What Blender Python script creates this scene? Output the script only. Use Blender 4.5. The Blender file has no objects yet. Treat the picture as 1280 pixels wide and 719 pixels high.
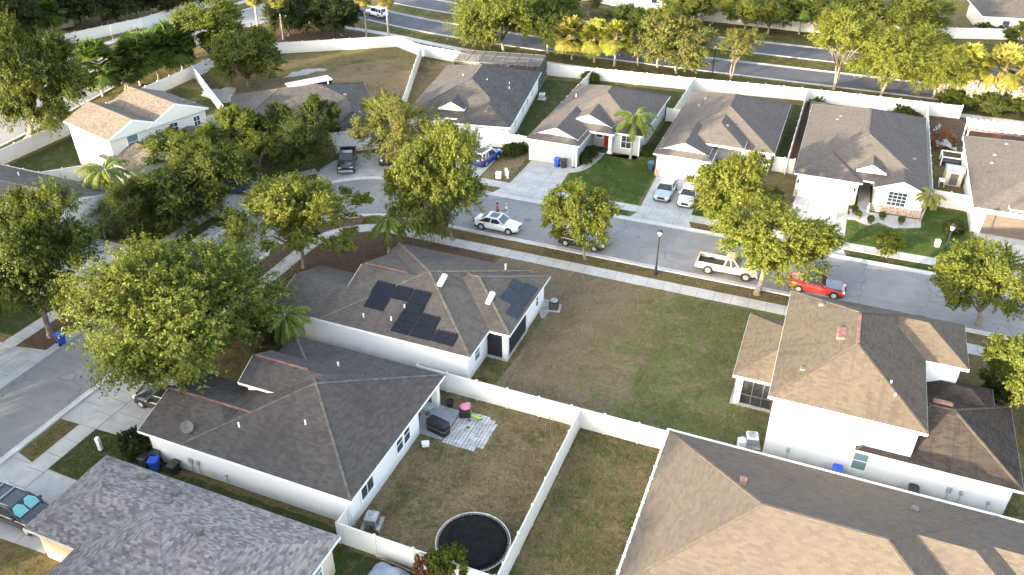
import bpy, bmesh, math, random
import numpy as np
from mathutils import Vector, Matrix
R = math.radians
scn = bpy.context.scene
COL = scn.collection
rnd = random.Random(7)

# ------------------------------------------------------------------ materials
class NT:
    def __init__(s, name):
        s.m = bpy.data.materials.new(name); s.m.use_nodes = True
        s.t = s.m.node_tree; s.t.nodes.clear()
        s.out = s.n('ShaderNodeOutputMaterial')
    def n(s, typ, **kw):
        nd = s.t.nodes.new(typ)
        for k, v in kw.items():
            if k.startswith('i_'):
                key = k[2:]
                key = int(key) if key.isdigit() else key.replace('_', ' ')
                nd.inputs[key].default_value = v
            else: setattr(nd, k, v)
        return nd
    def l(s, a, b): s.t.links.new(a, b)
    def mix(s, fac, a, b, mode='MIX'):
        nd = s.n('ShaderNodeMix', data_type='RGBA', blend_type=mode)
        for sock, v in ((nd.inputs[0], fac), (nd.inputs[6], a), (nd.inputs[7], b)):
            if hasattr(v, 'is_output'): s.l(v, sock)
            else: sock.default_value = v if isinstance(v, (int, float)) else c4(v)
        return nd.outputs[2]
    def noise(s, vec, scale, detail=4, rough=.55, dist=0):
        nd = s.n('ShaderNodeTexNoise'); nd.inputs['Scale'].default_value = scale
        nd.inputs['Detail'].default_value = detail; nd.inputs['Roughness'].default_value = rough
        nd.inputs['Distortion'].default_value = dist
        s.l(vec, nd.inputs['Vector']); return nd.outputs[0]
    def ramp(s, fac, a, b, ca=0., cb=1.):
        nd = s.n('ShaderNodeMapRange'); nd.interpolation_type = 'SMOOTHSTEP'
        s.l(fac, nd.inputs[0]); nd.inputs[1].default_value = a; nd.inputs[2].default_value = b
        nd.inputs[3].default_value = ca; nd.inputs[4].default_value = cb; return nd.outputs[0]
    def math(s, op, a, b=0.):
        nd = s.n('ShaderNodeMath', operation=op)
        for i, v in enumerate((a, b)):
            if hasattr(v, 'is_output'): s.l(v, nd.inputs[i])
            else: nd.inputs[i].default_value = v
        return nd.outputs[0]
    def scale(s, vec, sc):
        nd = s.n('ShaderNodeMapping'); s.l(vec, nd.inputs[0]); nd.inputs['Scale'].default_value = sc; return nd.outputs[0]
    def obj(s): return s.n('ShaderNodeTexCoord').outputs['Object']
    def uv(s): return s.n('ShaderNodeTexCoord').outputs['UV']
    def fin(s, col, rough=.8, bump=None, bs=.3, bd=.02, metal=0, spec=.3, coat=0):
        b = s.n('ShaderNodeBsdfPrincipled')
        if hasattr(col, 'is_output'): s.l(col, b.inputs['Base Color'])
        else: b.inputs['Base Color'].default_value = c4(col)
        if hasattr(rough, 'is_output'): s.l(rough, b.inputs['Roughness'])
        else: b.inputs['Roughness'].default_value = rough
        b.inputs['Metallic'].default_value = metal
        b.inputs['Specular IOR Level'].default_value = spec
        b.inputs['Coat Weight'].default_value = coat
        if bump is not None:
            bp = s.n('ShaderNodeBump'); bp.inputs['Strength'].default_value = bs; bp.inputs['Distance'].default_value = bd
            s.l(bump, bp.inputs['Height']); s.l(bp.outputs[0], b.inputs['Normal'])
        s.l(b.outputs[0], s.out.inputs[0]); s.b = b
        return s.m
def c4(c): return (c[0], c[1], c[2], 1.)

def mat_plain(name, col, rough=.6, var=.12, sc=3., metal=0, spec=.3, coat=0):
    t = NT(name); n = t.noise(t.obj(), sc, 5)
    c = t.mix(t.ramp(n, .35, .7), tuple(x*(1-var) for x in col), tuple(min(1, x*(1+var)) for x in col))
    return t.fin(c, rough, metal=metal, spec=spec, coat=coat)
def mat_wall(name, col, dirt=(.35, .33, .28)):
    t = NT(name); uv = t.uv(); n = t.noise(t.scale(uv, (.35, .12, 1)), 2.5, 6, .65); n2 = t.noise(uv, 22, 3)
    c = t.mix(t.ramp(n, .5, .8, 0, .22), col, tuple(a*.82 for a in col))
    sep = t.n('ShaderNodeSeparateXYZ'); t.l(t.obj(), sep.inputs[0])
    g = t.math('ADD', sep.outputs[2], t.math('MULTIPLY', n, -.8))
    c = t.mix(t.ramp(g, -.3, .5, .55, 0), c, dirt)
    return t.fin(c, .85, n2, .25, .01, spec=.15)
def mat_roof(name, c1, c2, c3, streak=.5, stain=(.05, .05, .05), tabs=.36, row=.16, contrast=1.35, stainamt=.5):
    """laminated shingles: every tab its own shade out of three, thin shadow lines between the courses, rain streaks and blotches"""
    t = NT(name); uv = t.uv(); sep = t.n('ShaderNodeSeparateXYZ'); t.l(uv, sep.inputs[0])
    rw = t.math('FLOOR', t.math('DIVIDE', sep.outputs[1], row)); off = t.math('MULTIPLY', t.math('FRACT', t.math('MULTIPLY', rw, .3819)), 1.)
    ux = t.math('ADD', t.math('DIVIDE', sep.outputs[0], tabs), off)
    cb = t.n('ShaderNodeCombineXYZ'); t.l(t.math('FLOOR', ux), cb.inputs[0]); t.l(rw, cb.inputs[1])
    wn = t.n('ShaderNodeTexWhiteNoise', noise_dimensions='2D'); t.l(cb.outputs[0], wn.inputs['Vector'])
    cr = t.n('ShaderNodeValToRGB'); cr.color_ramp.interpolation = 'LINEAR'; e = cr.color_ramp.elements
    mid = tuple((a+b+c)/3 for a, b, c in zip(c1, c2, c3)); k = lambda c: c4(tuple(m+(v-m)*contrast for m, v in zip(mid, c)))
    e[0].position = 0; e[0].color = k(c2); e[1].position = 1; e[1].color = k(c3); x = e.new(.5); x.color = k(c1); t.l(wn.outputs[0], cr.inputs[0])
    c = cr.outputs[0]
    fy = t.math('FRACT', t.math('DIVIDE', sep.outputs[1], row)); ln = t.ramp(fy, .0, .16, .38, 0); c = t.mix(ln, c, tuple(a*.35 for a in c1))
    st = t.noise(t.scale(uv, (1.5, .13, 1)), 1.3, 5, .65)
    c = t.mix(t.ramp(st, .45, .72, 0, streak), c, stain)
    w = t.noise(uv, .22, 6, .65, .6)
    c = t.mix(t.ramp(w, .42, .75, 0, stainamt), c, tuple(a*.55 for a in c1))
    l2 = t.noise(uv, .4, 5, .65)
    c = t.mix(t.ramp(l2, .5, .8, 0, .4), c, tuple(min(1, a*1.25) for a in c3))
    gr = t.noise(uv, 26, 2)
    c = t.mix(t.ramp(gr, .3, .7, 0, .22), c, tuple(a*.5 for a in c1))
    return t.fin(c, .95, t.math('ADD', t.math('MULTIPLY', ln, -1.), t.math('ADD', t.math('MULTIPLY', wn.outputs[0], .5), t.math('MULTIPLY', gr, .5))), .6, .02, spec=.1)
def mat_conc(name, col, var=.18, joints=None, sc=.8, crack=True):
    t = NT(name); o = t.obj(); n = t.noise(o, sc, 7, .65); n2 = t.noise(o, 14, 4); n3 = t.noise(o, .35, 5, .6, .8)
    c = t.mix(t.ramp(n, .3, .72), tuple(a*(1-var) for a in col), tuple(a*(1+var*.6) for a in col))
    c = t.mix(t.ramp(n3, .52, .75, 0, .35), c, tuple(a*.62 for a in col))
    c = t.mix(t.ramp(n2, .35, .7, 0, .22), c, tuple(a*.7 for a in col))
    if joints:
        br = t.n('ShaderNodeTexBrick'); t.l(t.uv(), br.inputs['Vector']); br.offset = 0
        br.inputs['Scale'].default_value = 1; br.inputs['Brick Width'].default_value = joints[0]
        br.inputs['Row Height'].default_value = joints[1]; br.inputs['Mortar Size'].default_value = .022
        c = t.mix(br.outputs[1], c, tuple(a*.45 for a in col))
        br2 = t.noise(t.uv(), .45, 0)
    return t.fin(c, .9, n2, .2, .01, spec=.2)
def mat_road(name, col):
    t = NT(name); o = t.obj(); n = t.noise(o, .25, 7, .6, .5); n2 = t.noise(o, 9, 6, .7); n3 = t.noise(t.scale(o, (.35, 2.2, 1)), .7, 5, .6)
    c = t.mix(t.ramp(n, .35, .7), tuple(a*.84 for a in col), tuple(a*1.1 for a in col))
    c = t.mix(t.ramp(n2, .3, .75, 0, .35), c, tuple(a*.6 for a in col))
    c = t.mix(t.ramp(n3, .5, .72, 0, .45), c, tuple(a*.62 for a in col))
    oil = t.noise(o, .9, 2, .4); c = t.mix(t.ramp(oil, .68, .76, 0, .4), c, tuple(a*.45 for a in col))
    v = t.n('ShaderNodeTexVoronoi', feature='DISTANCE_TO_EDGE'); v.inputs['Scale'].default_value = .16
    ds = t.n('ShaderNodeVectorMath', operation='ADD'); nn = t.n('ShaderNodeTexNoise'); nn.inputs['Scale'].default_value = .8; nn.inputs['Detail'].default_value = 5
    t.l(o, nn.inputs['Vector']); t.l(o, ds.inputs[0]); t.l(nn.outputs[1], ds.inputs[1]); t.l(ds.outputs[0], v.inputs['Vector'])
    c = t.mix(t.ramp(v.outputs[0], .0, .008, .45, 0), c, (.05, .05, .05))
    return t.fin(c, .9, n2, .3, .01, spec=.2)
def mat_grass(name, green, dry, dirt, gb=.5, db=.35, sc=.3, grad=None):
    """gb = share of green, db = share of bare dirt, grad = (x0, x1): bare on the x0 side, green on the x1 side"""
    t = NT(name); o = t.obj(); n = t.noise(o, sc, 8, .62, .4); n2 = t.noise(o, sc*1.9, 8, .65, .3); f = t.noise(o, 5, 8, .8); ff = t.noise(o, 1.3, 8, .75)
    x = t.math('ADD', t.math('MULTIPLY', n, .6), t.math('MULTIPLY', ff, .4))
    y = t.math('ADD', t.math('MULTIPLY', n2, .6), t.math('MULTIPLY', f, .4))
    if grad:
        sep = t.n('ShaderNodeSeparateXYZ'); t.l(o, sep.inputs[0])
        for (x0, x1, amt) in grad:
            g = t.ramp(sep.outputs[0], x0, x1, -amt, amt)
            x = t.math('ADD', x, g); y = t.math('SUBTRACT', y, g)
    c = t.mix(t.ramp(x, .62-.3*gb, .72-.3*gb), dry, green)
    c = t.mix(t.ramp(y, .7-.3*db, .8-.3*db, 0, .85), c, dirt)
    c = t.mix(t.ramp(f, .4, .62, 0, .5), c, tuple(a*.45 for a in green))
    c = t.mix(t.ramp(t.noise(o, 3.1, 7, .8), .48, .66, 0, .45), c, tuple(a*1.35 for a in dry))
    ob = t.n('ShaderNodeVectorMath', operation='ADD'); t.l(o, ob.inputs[0]); ob.inputs[1].default_value = (37.3, 11.9, 0)
    pa = t.noise(o, .55, 9, .72, .5); pb = t.noise(ob.outputs[0], .8, 9, .72, .5); pc = t.noise(ob.outputs[0], 2.6, 8, .75)
    c = t.mix(t.ramp(pa, .53, .6, 0, .35+.25*gb), c, tuple(a*.85 for a in green))
    c = t.mix(t.ramp(pb, .54, .61, 0, .6), c, tuple(a*1.1 for a in dirt))
    c = t.mix(t.ramp(pc, .54, .62, 0, .45), c, tuple(a*1.25 for a in dry))
    c = t.mix(t.ramp(pc, .36, .45, .4, 0), c, tuple(a*.6 for a in green))
    return t.fin(c, 1., t.math('ADD', f, t.math('MULTIPLY', ff, .5)), 1., .09, spec=.05)
def mat_leaf(name, spread=.5, trans=.44, yellow=(.22, .21, .018)):
    t = NT(name); oi = t.n('ShaderNodeObjectInfo'); g = t.n('ShaderNodeNewGeometry')
    ri = g.outputs['Random Per Island']
    base = oi.outputs['Color']
    dk = t.mix(1., base, (.52, .6, .5), 'MULTIPLY'); lt = t.mix(1., base, (1.55, 1.4, 1.2), 'MULTIPLY')
    c = t.mix(ri, dk, lt)
    n = t.noise(t.obj(), .55, 3)
    c = t.mix(t.ramp(n, .5, .72, 0, spread), c, t.mix(.55, base, yellow))
    b = t.n('ShaderNodeBsdfPrincipled'); t.l(c, b.inputs['Base Color']); b.inputs['Roughness'].default_value = .62
    b.inputs['Specular IOR Level'].default_value = .25
    tr = t.n('ShaderNodeBsdfTranslucent'); t.l(t.mix(1., c, (1.25, 1.25, .6), 'MULTIPLY'), tr.inputs[0])
    mx = t.n('ShaderNodeMixShader'); mx.inputs[0].default_value = trans
    t.l(b.outputs[0], mx.inputs[1]); t.l(tr.outputs[0], mx.inputs[2]); t.l(mx.outputs[0], t.out.inputs[0])
    return t.m
def mat_glass(name, col=(.03, .04, .05)):
    t = NT(name); n = t.noise(t.obj(), .8, 2)
    return t.fin(t.mix(n, col, tuple(a*1.8 for a in col)), .08, spec=.6)
def mat_objcol(name, rough=.3, coat=.6, metal=0., dirt=.12):
    t = NT(name); oi = t.n('ShaderNodeObjectInfo'); n = t.noise(t.obj(), 2.5, 6)
    c = t.mix(t.ramp(n, .45, .8, 0, dirt), oi.outputs['Color'], (.2, .18, .15))
    return t.fin(c, rough, spec=.5, coat=coat, metal=metal)

MT = {}
def setup_mats():
    m = MT
    m['white'] = mat_wall('white_stucco', (.72, .72, .7)); m['cream'] = mat_wall('cream_siding', (.72, .68, .58))
    m['beige'] = mat_wall('beige_stucco', (.6, .5, .36)); m['grey'] = mat_wall('grey_stucco', (.4, .42, .42))
    m['pale'] = mat_wall('pale_stucco', (.74, .72, .66)); m['pinkish'] = mat_wall('pinkish_stucco', (.66, .53, .45))
    m['trim'] = mat_plain('white_trim', (.82, .82, .8), .5, .04); m['gar'] = mat_plain('garage_door_paint', (.78, .77, .73), .5, .05)
    m['gargrey'] = mat_plain('grey_garage_paint', (.4, .43, .43), .5, .05); m['garbrown'] = mat_plain('brown_garage_paint', (.1, .08, .065), .5, .1)
    m['rC'] = mat_roof('weathered_brown_shingles', (.077, .068, .062), (.064, .057, .053), (.086, .077, .068), .4, (.042, .039, .036))
    m['rB'] = mat_roof('mottled_brown_shingles', (.109, .094, .080), (.093, .081, .069), (.121, .103, .083), .55, (.053, .048, .043), stainamt=.55)
    m['rG'] = mat_roof('tan_shingles', (.119, .098, .078), (.106, .086, .070), (.130, .107, .080), .12, (.079, .070, .061), stainamt=.2)
    m['rF'] = mat_roof('stained_tan_shingles', (.101, .083, .064), (.086, .071, .055), (.112, .091, .066), .5, (.050, .042, .034), stainamt=.4)
    m['rM'] = mat_roof('multicolour_shingles', (.187, .167, .160), (.116, .099, .094), (.297, .264, .237), .12, (.110, .099, .094), .27, .145, 1., .15)
    m['rE'] = mat_roof('grey_tan_shingles', (.103, .090, .081), (.088, .079, .071), (.115, .099, .086), .2, (.067, .061, .057), stainamt=.25)
    m['rH'] = mat_roof('dark_grey_shingles', (.083, .077, .070), (.065, .061, .057), (.099, .088, .079), .4, (.044, .041, .040))
    m['rFshade'] = mat_roof('shaded_streaked_shingles', (.054, .044, .037), (.043, .034, .030), (.063, .052, .041), .75, (.025, .021, .018), stainamt=.4)  # streaked tan roof with cast shade painted into its dark tone
    m['rA'] = mat_roof('light_tan_shingles', (.132, .109, .086), (.099, .086, .073), (.152, .125, .096), .15, (.066, .059, .056), stainamt=.25)
    m['cap'] = mat_plain('ridge_cap_shingles', (.149, .124, .087), .95, .25); m['capd'] = mat_plain('dull_ridge_shingles', (.105, .093, .077), .95, .25)
    m['vent'] = mat_plain('red_ridge_vent', (.2, .1, .082), .8, .25); m['pvc'] = mat_plain('white_plastic', (.78, .78, .76), .4, .05)
    m['fence'] = mat_wall('white_vinyl', (.6, .59, .55), (.5, .47, .38))
    m['glass'] = mat_glass('window_glass'); m['lglass'] = mat_glass('reflecting_glass', (.1, .15, .17)); m['screen'] = mat_plain('dark_screen', (.02, .022, .024), .8, .3)
    m['conc'] = mat_conc('driveway_concrete', (.4, .39, .365), joints=(3.1, 3.1)); m['walk'] = mat_conc('sidewalk_concrete', (.42, .405, .37), joints=(1.5, 30))
    m['kerb'] = mat_conc('kerb_concrete', (.46, .45, .42)); m['pave'] = mat_conc('patio_slab', (.3, .31, .31))
    m['paver'] = mat_plain('grey_pavers', (.4, .4, .39), .9, .2, 1.5)
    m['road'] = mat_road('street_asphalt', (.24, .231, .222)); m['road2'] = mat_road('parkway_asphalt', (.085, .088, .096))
    m['paint'] = mat_conc('road_paint', (.7, .68, .6))
    G = (.053, .068, .019); D = (.150, .112, .060); T = (.158, .116, .079)
    m['ground'] = mat_grass('dry_grass_ground', G, (.151, .119, .055), T, .45, .35, .09)
    m['verge'] = mat_grass('parkway_grass', (.058, .063, .018), (.122, .101, .040), T, .7, .1, .1)
    m['lot'] = mat_grass('patchy_lot', (.116, .139, .046), (.185, .144, .087), (.200, .144, .101), .5, .66, .34, [(-16., -6., .085)])
    m['yard'] = mat_grass('brownish_yard_grass', (.077, .083, .030), (.191, .143, .078), (.191, .138, .095), .42, .5, .3)
    m['yard2'] = mat_grass('side_yard_grass', (.077, .095, .029), (.191, .143, .071), (.220, .152, .090), .5, .5, .28)
    m['dark'] = mat_grass('dark_green_grass', (.045, .06, .018), (.08, .075, .03), (.11, .08, .05), .8, .25, .4)  # darker green grass
    m['lawn'] = mat_grass('green_lawn', (.05, .095, .018), (.1, .11, .035), (.16, .12, .06), .75, .25, .45)
    m['strip'] = mat_grass('dry_verge', (.079, .084, .024), (.158, .114, .059), (.151, .095, .059), .45, .55, .6)
    m['mulch'] = mat_grass('red_brown_mulch', (.1, .064, .043), (.125, .083, .056), (.075, .052, .039), .5, .4, 1.2)
    m['sand'] = mat_grass('pale_sand', (.36, .33, .29), (.42, .4, .36), (.2, .15, .09), .5, .3, 1.5)
    m['oak'] = mat_leaf('oak_leaves'); m['palm'] = mat_leaf('palm_leaves', .35, .35, (.22, .2, .02)); m['shrub'] = mat_leaf('shrub_leaves', .3, .2)
    m['deadleaf'] = mat_plain('dead_fronds', (.3, .22, .12), .9, .3)
    m['bark'] = mat_plain('bark', (.2, .165, .125), .95, .35, 5); m['palmbark'] = mat_plain('palm_bark', (.3, .265, .22), .95, .25, 4)
    m['paintcar'] = mat_objcol('car_paint'); m['plastic'] = mat_objcol('coloured_plastic', .5, .1); m['cloth'] = mat_objcol('cloth', .9, 0.)
    m['tyre'] = mat_plain('tyre_rubber', (.02, .02, .02), .85, .2); m['rim'] = mat_plain('alloy_rim', (.5, .5, .5), .35, .1, metal=.6)
    m['carglass'] = mat_glass('car_glass', (.015, .02, .025)); m['black'] = mat_plain('black_trim', (.018, .018, .02), .5, .2)
    m['lamp'] = mat_plain('headlight_lens', (.7, .7, .68), .15, .05); m['tail'] = mat_plain('tail_light_lens', (.3, .015, .012), .2, .1)
    m['steel'] = mat_plain('galvanised_steel', (.45, .46, .46), .45, .15, metal=.5); m['grill'] = mat_plain('grey_machine_paint', (.33, .34, .34), .6, .15)
    m['solar'] = mat_plain('black_solar_mat', (.012, .014, .02), .7, .3, 6, spec=.2); m['solarb'] = mat_plain('blue_grey_solar_mat', (.025, .034, .045), .6, .25, 6, spec=.25)
    m['mesh'] = mat_plain('trampoline_mat', (.012, .012, .012), .95, .2, spec=.05); m['bare'] = mat_grass('bare_yard', (.08, .085, .035), (.17, .125, .075), (.17, .12, .08), .45, .6, .2); m['stone'] = mat_plain('ledge_stone', (.42, .32, .24), .9, .4, 6)
    m['red'] = mat_plain('red_door_paint', (.42, .015, .02), .45, .1); m['skin'] = mat_plain('skin', (.32, .19, .13), .6, .08)
    m['hair'] = mat_plain('dark_hair', (.015, .012, .01), .7, .2); m['lampglass'] = mat_plain('lamp_globe', (.75, .7, .55), .3, .05)
    m['cage'] = mat_plain('bronze_frame', (.12, .11, .1), .5, .1)
    m['plume'] = mat_plain('pale_plumes', (.55, .45, .34), .95, .2)
    t = NT('screen_mesh'); tr = t.n('ShaderNodeBsdfTransparent'); df = t.n('ShaderNodeBsdfDiffuse'); df.inputs[0].default_value = c4((.11, .11, .105))
    mx = t.n('ShaderNodeMixShader'); mx.inputs[0].default_value = .5; t.l(tr.outputs[0], mx.inputs[1]); t.l(df.outputs[0], mx.inputs[2]); t.l(mx.outputs[0], t.out.inputs[0])
    m['cagemesh'] = t.m
setup_mats()

# ------------------------------------------------------------------ mesh builder
ORG = {}
class MB:
    def __init__(s): s.v = []; s.f = []; s.mi = []; s.T = None
    def add(s, vs, fs, m=0):
        o = len(s.v)
        if s.T is not None: vs = [tuple(s.T @ Vector(v)) for v in vs]
        s.v += [tuple(v) for v in vs]; s.f += [tuple(i+o for i in f) for f in fs]; s.mi += [m]*len(fs)
    def box(s, x0, x1, y0, y1, z0, z1, m=0):
        s.add([(x0,y0,z0),(x1,y0,z0),(x1,y1,z0),(x0,y1,z0),(x0,y0,z1),(x1,y0,z1),(x1,y1,z1),(x0,y1,z1)],
              [(3,2,1,0),(4,5,6,7),(0,1,5,4),(1,2,6,5),(2,3,7,6),(3,0,4,7)], m)
    def cbox(s, x, y, z, a, b, c, m=0): s.box(x-a/2, x+a/2, y-b/2, y+b/2, z, z+c, m)
    def rbox(s, x0, x1, y0, y1, z0, z1, r, m=0):
        """box with chamfered vertical edges and top"""
        def ring(i, z): return [(x0+i+r,y0+i,z),(x1-i-r,y0+i,z),(x1-i,y0+i+r,z),(x1-i,y1-i-r,z),(x1-i-r,y1-i,z),(x0+i+r,y1-i,z),(x0+i,y1-i-r,z),(x0+i,y0+i+r,z)]
        vs = ring(0, z0)+ring(0, z1-r)+ring(r*.7, z1)
        fs = [tuple(range(7,-1,-1)), tuple(range(16,24))]
        for k in (0, 8):
            for i in range(8): fs.append((k+i, k+(i+1) % 8, k+8+(i+1) % 8, k+8+i))
        s.add(vs, fs, m)
    def bar(s, p, q, w, h, up=(0,0,1), m=0):
        p, q = Vector(p), Vector(q); d = (q-p).normalized(); a = d.cross(Vector(up))
        if a.length < 1e-4: a = d.cross(Vector((1,0,0)))
        a.normalize(); b = a.cross(d); a *= w/2; b *= h/2
        vs = [e+a*i+b*j for e in (p, q) for i, j in ((-1,-1),(1,-1),(1,1),(-1,1))]
        s.add(vs, [(3,2,1,0),(4,5,6,7),(0,1,5,4),(1,2,6,5),(2,3,7,6),(3,0,4,7)], m)
    def tube(s, pts, rad, n=8, m=0, cap=True):
        pts = [Vector(p) for p in pts]; rings = []
        for i, p in enumerate(pts):
            d = (pts[min(i+1, len(pts)-1)]-pts[max(i-1, 0)]).normalized()
            a = d.cross(Vector((.13, .97, .2))).normalized(); b = d.cross(a)
            r = rad[i] if isinstance(rad, (list, tuple)) else rad
            rings += [p+(a*math.cos(2*math.pi*k/n)+b*math.sin(2*math.pi*k/n))*r for k in range(n)]
        fs = []
        for i in range(len(pts)-1):
            for k in range(n): fs.append((i*n+k, i*n+(k+1) % n, (i+1)*n+(k+1) % n, (i+1)*n+k))
        if cap: fs += [tuple(range(n-1,-1,-1)), tuple(range((len(pts)-1)*n, len(pts)*n))]
        s.add(rings, fs, m)
    def lathe(s, c, prof, n=16, m=0):
        vs = [(c[0]+r*math.cos(2*math.pi*k/n), c[1]+r*math.sin(2*math.pi*k/n), c[2]+z) for r, z in prof for k in range(n)]
        fs = [((i*n+k), i*n+(k+1) % n, (i+1)*n+(k+1) % n, (i+1)*n+k) for i in range(len(prof)-1) for k in range(n)]
        fs += [tuple(range(n-1,-1,-1)), tuple(range((len(prof)-1)*n, len(prof)*n))]
        s.add(vs, fs, m)
    def prism(s, pts, z0, z1, m=0):
        n = len(pts)
        s.add([(p[0],p[1],z0) for p in pts]+[(p[0],p[1],z1) for p in pts],
              [tuple(range(n-1,-1,-1)), tuple(range(n, 2*n))]+[(i,(i+1)%n,n+(i+1)%n,n+i) for i in range(n)], m)
    def ell(s, c, r, m=0, nu=10, nv=6):
        vs = [(c[0], c[1], c[2]-r[2])]
        for j in range(1, nv):
            a = math.pi*j/nv
            vs += [(c[0]+r[0]*math.sin(a)*math.cos(2*math.pi*k/nu), c[1]+r[1]*math.sin(a)*math.sin(2*math.pi*k/nu), c[2]-r[2]*math.cos(a)) for k in range(nu)]
        vs.append((c[0], c[1], c[2]+r[2])); fs = []
        for k in range(nu): fs.append((0, 1+(k+1) % nu, 1+k))
        for j in range(nv-2):
            for k in range(nu): fs.append((1+j*nu+k, 1+j*nu+(k+1) % nu, 1+(j+1)*nu+(k+1) % nu, 1+(j+1)*nu+k))
        L = len(vs)-1; o = 1+(nv-2)*nu
        for k in range(nu): fs.append((o+k, o+(k+1) % nu, L))
        s.add(vs, fs, m)
    def mesh(s, name, mats, org=(0,0,0), smooth=False, bevel=0):
        me = bpy.data.meshes.new(name)
        vs = np.array(s.v, dtype=float).reshape(-1, 3)-np.array(org)
        me.from_pydata(vs.tolist(), [], s.f)
        if not isinstance(mats, (list, tuple)): mats = [mats]
        for k in mats: me.materials.append(MT[k] if isinstance(k, str) else k)
        for p, i in zip(me.polygons, s.mi): p.material_index = i; p.use_smooth = smooth
        if bevel:
            bm = bmesh.new(); bm.from_mesh(me); bmesh.ops.recalc_face_normals(bm, faces=bm.faces)
            bmesh.ops.bevel(bm, geom=[e for e in bm.edges], offset=bevel, segments=2, affect='EDGES', clamp_overlap=True)
            bm.to_mesh(me); bm.free()
        else:
            bm = bmesh.new(); bm.from_mesh(me); bmesh.ops.recalc_face_normals(bm, faces=bm.faces); bm.to_mesh(me); bm.free()
        uvl = me.uv_layers.new(name='UVMap').data
        wv = vs if not bevel else None
        for p in me.polygons:
            n = p.normal
            if abs(n.z) > .985: u = Vector((1,0,0)); w = Vector((0,1,0))
            else: u = Vector((-n.y, n.x, 0)).normalized(); w = n.cross(u)
            for li in p.loop_indices:
                co = me.vertices[me.loops[li].vertex_index].co
                uvl[li].uv = (co.dot(u), co.dot(w))
        return me
    def build(s, name, mats, parent=None, smooth=False, bevel=0, org=None):
        if org is None: org = ORG.get(parent.name, (0,0,0)) if parent else (0,0,0)
        me = s.mesh(name, mats, org, smooth, bevel)
        o = bpy.data.objects.new(name, me); COL.objects.link(o)
        if parent: o.parent = parent; ORG[o.name] = ORG.get(parent.name, (0,0,0))
        return o

def tag(o, label=None, cat=None, group=None, kind=None):
    if label: o['label'] = label
    if cat: o['category'] = cat
    if group: o['group'] = group
    if kind: o['kind'] = kind
    return o
def thing(name, label, cat, loc=(0,0,0), rotz=0, group=None, absolute=False):
    o = bpy.data.objects.new(name, None); COL.objects.link(o); o.empty_display_size = .3
    o.location = loc; o.rotation_euler = (0, 0, rotz); tag(o, label, cat, group)
    ORG[o.name] = tuple(loc) if absolute else (0,0,0)
    return o
def link_copy(src, parent, loc=None, rot=None, scale=None):
    c = src.copy(); COL.objects.link(c); c.parent = parent
    if loc is not None: c.location = loc
    if rot is not None: c.rotation_euler = rot
    if scale is not None: c.scale = scale
    return c
def dup_tree(root, loc, rotz, label=None, group=None):
    r = root.copy(); COL.objects.link(r); r.location = loc; r.rotation_euler = (0,0,rotz)
    if label: r['label'] = label
    if group: r['group'] = group
    def rec(a, b):
        for ch in list(a.children):
            c = ch.copy(); COL.objects.link(c); c.parent = b; rec(ch, c)
    rec(root, r); return r

# ------------------------------------------------------------------ camera, light, world
cam = bpy.data.cameras.new('camera'); co = bpy.data.objects.new('camera', cam); COL.objects.link(co)
co.location = (0, 0, 40); co.rotation_euler = (R(90-33), 0, R(22))
cam.sensor_width = 36; cam.lens = 36*1025/1280; cam.clip_end = 4000; scn.camera = co
SUN_EL, SUN_AZ = R(9.5), R(61.5)     # azimuth measured from -x towards -y
ts = Vector((-math.cos(SUN_EL)*math.cos(SUN_AZ), -math.cos(SUN_EL)*math.sin(SUN_AZ), math.sin(SUN_EL)))
sl = bpy.data.lights.new('sun', 'SUN'); sl.energy = 2.95; sl.angle = R(.6); sl.color = (1, .84, .6)
so = bpy.data.objects.new('sun', sl); COL.objects.link(so); so.rotation_euler = ts.to_track_quat('Z', 'Y').to_euler(); so.location = (-60, -60, 60)
w = bpy.data.worlds.new('World'); scn.world = w; w.use_nodes = True
nt = w.node_tree; bg = nt.nodes['Background']; sky = nt.nodes.new('ShaderNodeTexSky'); sky.sky_type = 'NISHITA'
sky.sun_disc = False; sky.sun_elevation = SUN_EL; sky.sun_rotation = math.atan2(ts.x, ts.y)
sky.air_density = .8; sky.dust_density = 2.5; sky.ozone_density = 1.
hs = nt.nodes.new('ShaderNodeHueSaturation'); hs.inputs['Saturation'].default_value = .66; hs.inputs['Value'].default_value = 1.25
nt.links.new(sky.outputs[0], hs.inputs['Color']); nt.links.new(hs.outputs[0], bg.inputs[0]); bg.inputs[1].default_value = .15
scn.view_settings.view_transform = 'Standard'; scn.view_settings.look = 'None'; scn.view_settings.gamma = 1
scn.view_settings.exposure = 2.87
# ------------------------------------------------------------------ the setting
def arc(cx, cy, r, a0, a1, n=10): return [(cx+r*math.cos(R(a0+(a1-a0)*i/n)), cy+r*math.sin(R(a0+(a1-a0)*i/n))) for i in range(n+1)]
def smooth_pts(pts, it=2):
    for _ in range(it):
        q = [pts[0]]
        for a, b in zip(pts, pts[1:]): q += [(a[0]*.75+b[0]*.25, a[1]*.75+b[1]*.25), (a[0]*.25+b[0]*.75, a[1]*.25+b[1]*.75)]
        q.append(pts[-1]); pts = q
    return pts
def struct(name, mb, mat, kind='structure'): o = mb.build(name, mat); o['kind'] = kind; return o
def wavy(pts, amp=.12, step=.8):
    out = []
    n = len(pts)
    for i in range(n):
        a, b = Vector(pts[i]), Vector(pts[(i+1) % n]); L = (b-a).length; k = max(1, int(L/step))
        nrm = Vector((-(b-a).y, (b-a).x)).normalized()
        for j in range(k):
            p = a.lerp(b, j/k)+nrm*(rnd.uniform(-amp, amp) if j else 0); out.append((p.x, p.y))
    return out
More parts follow.
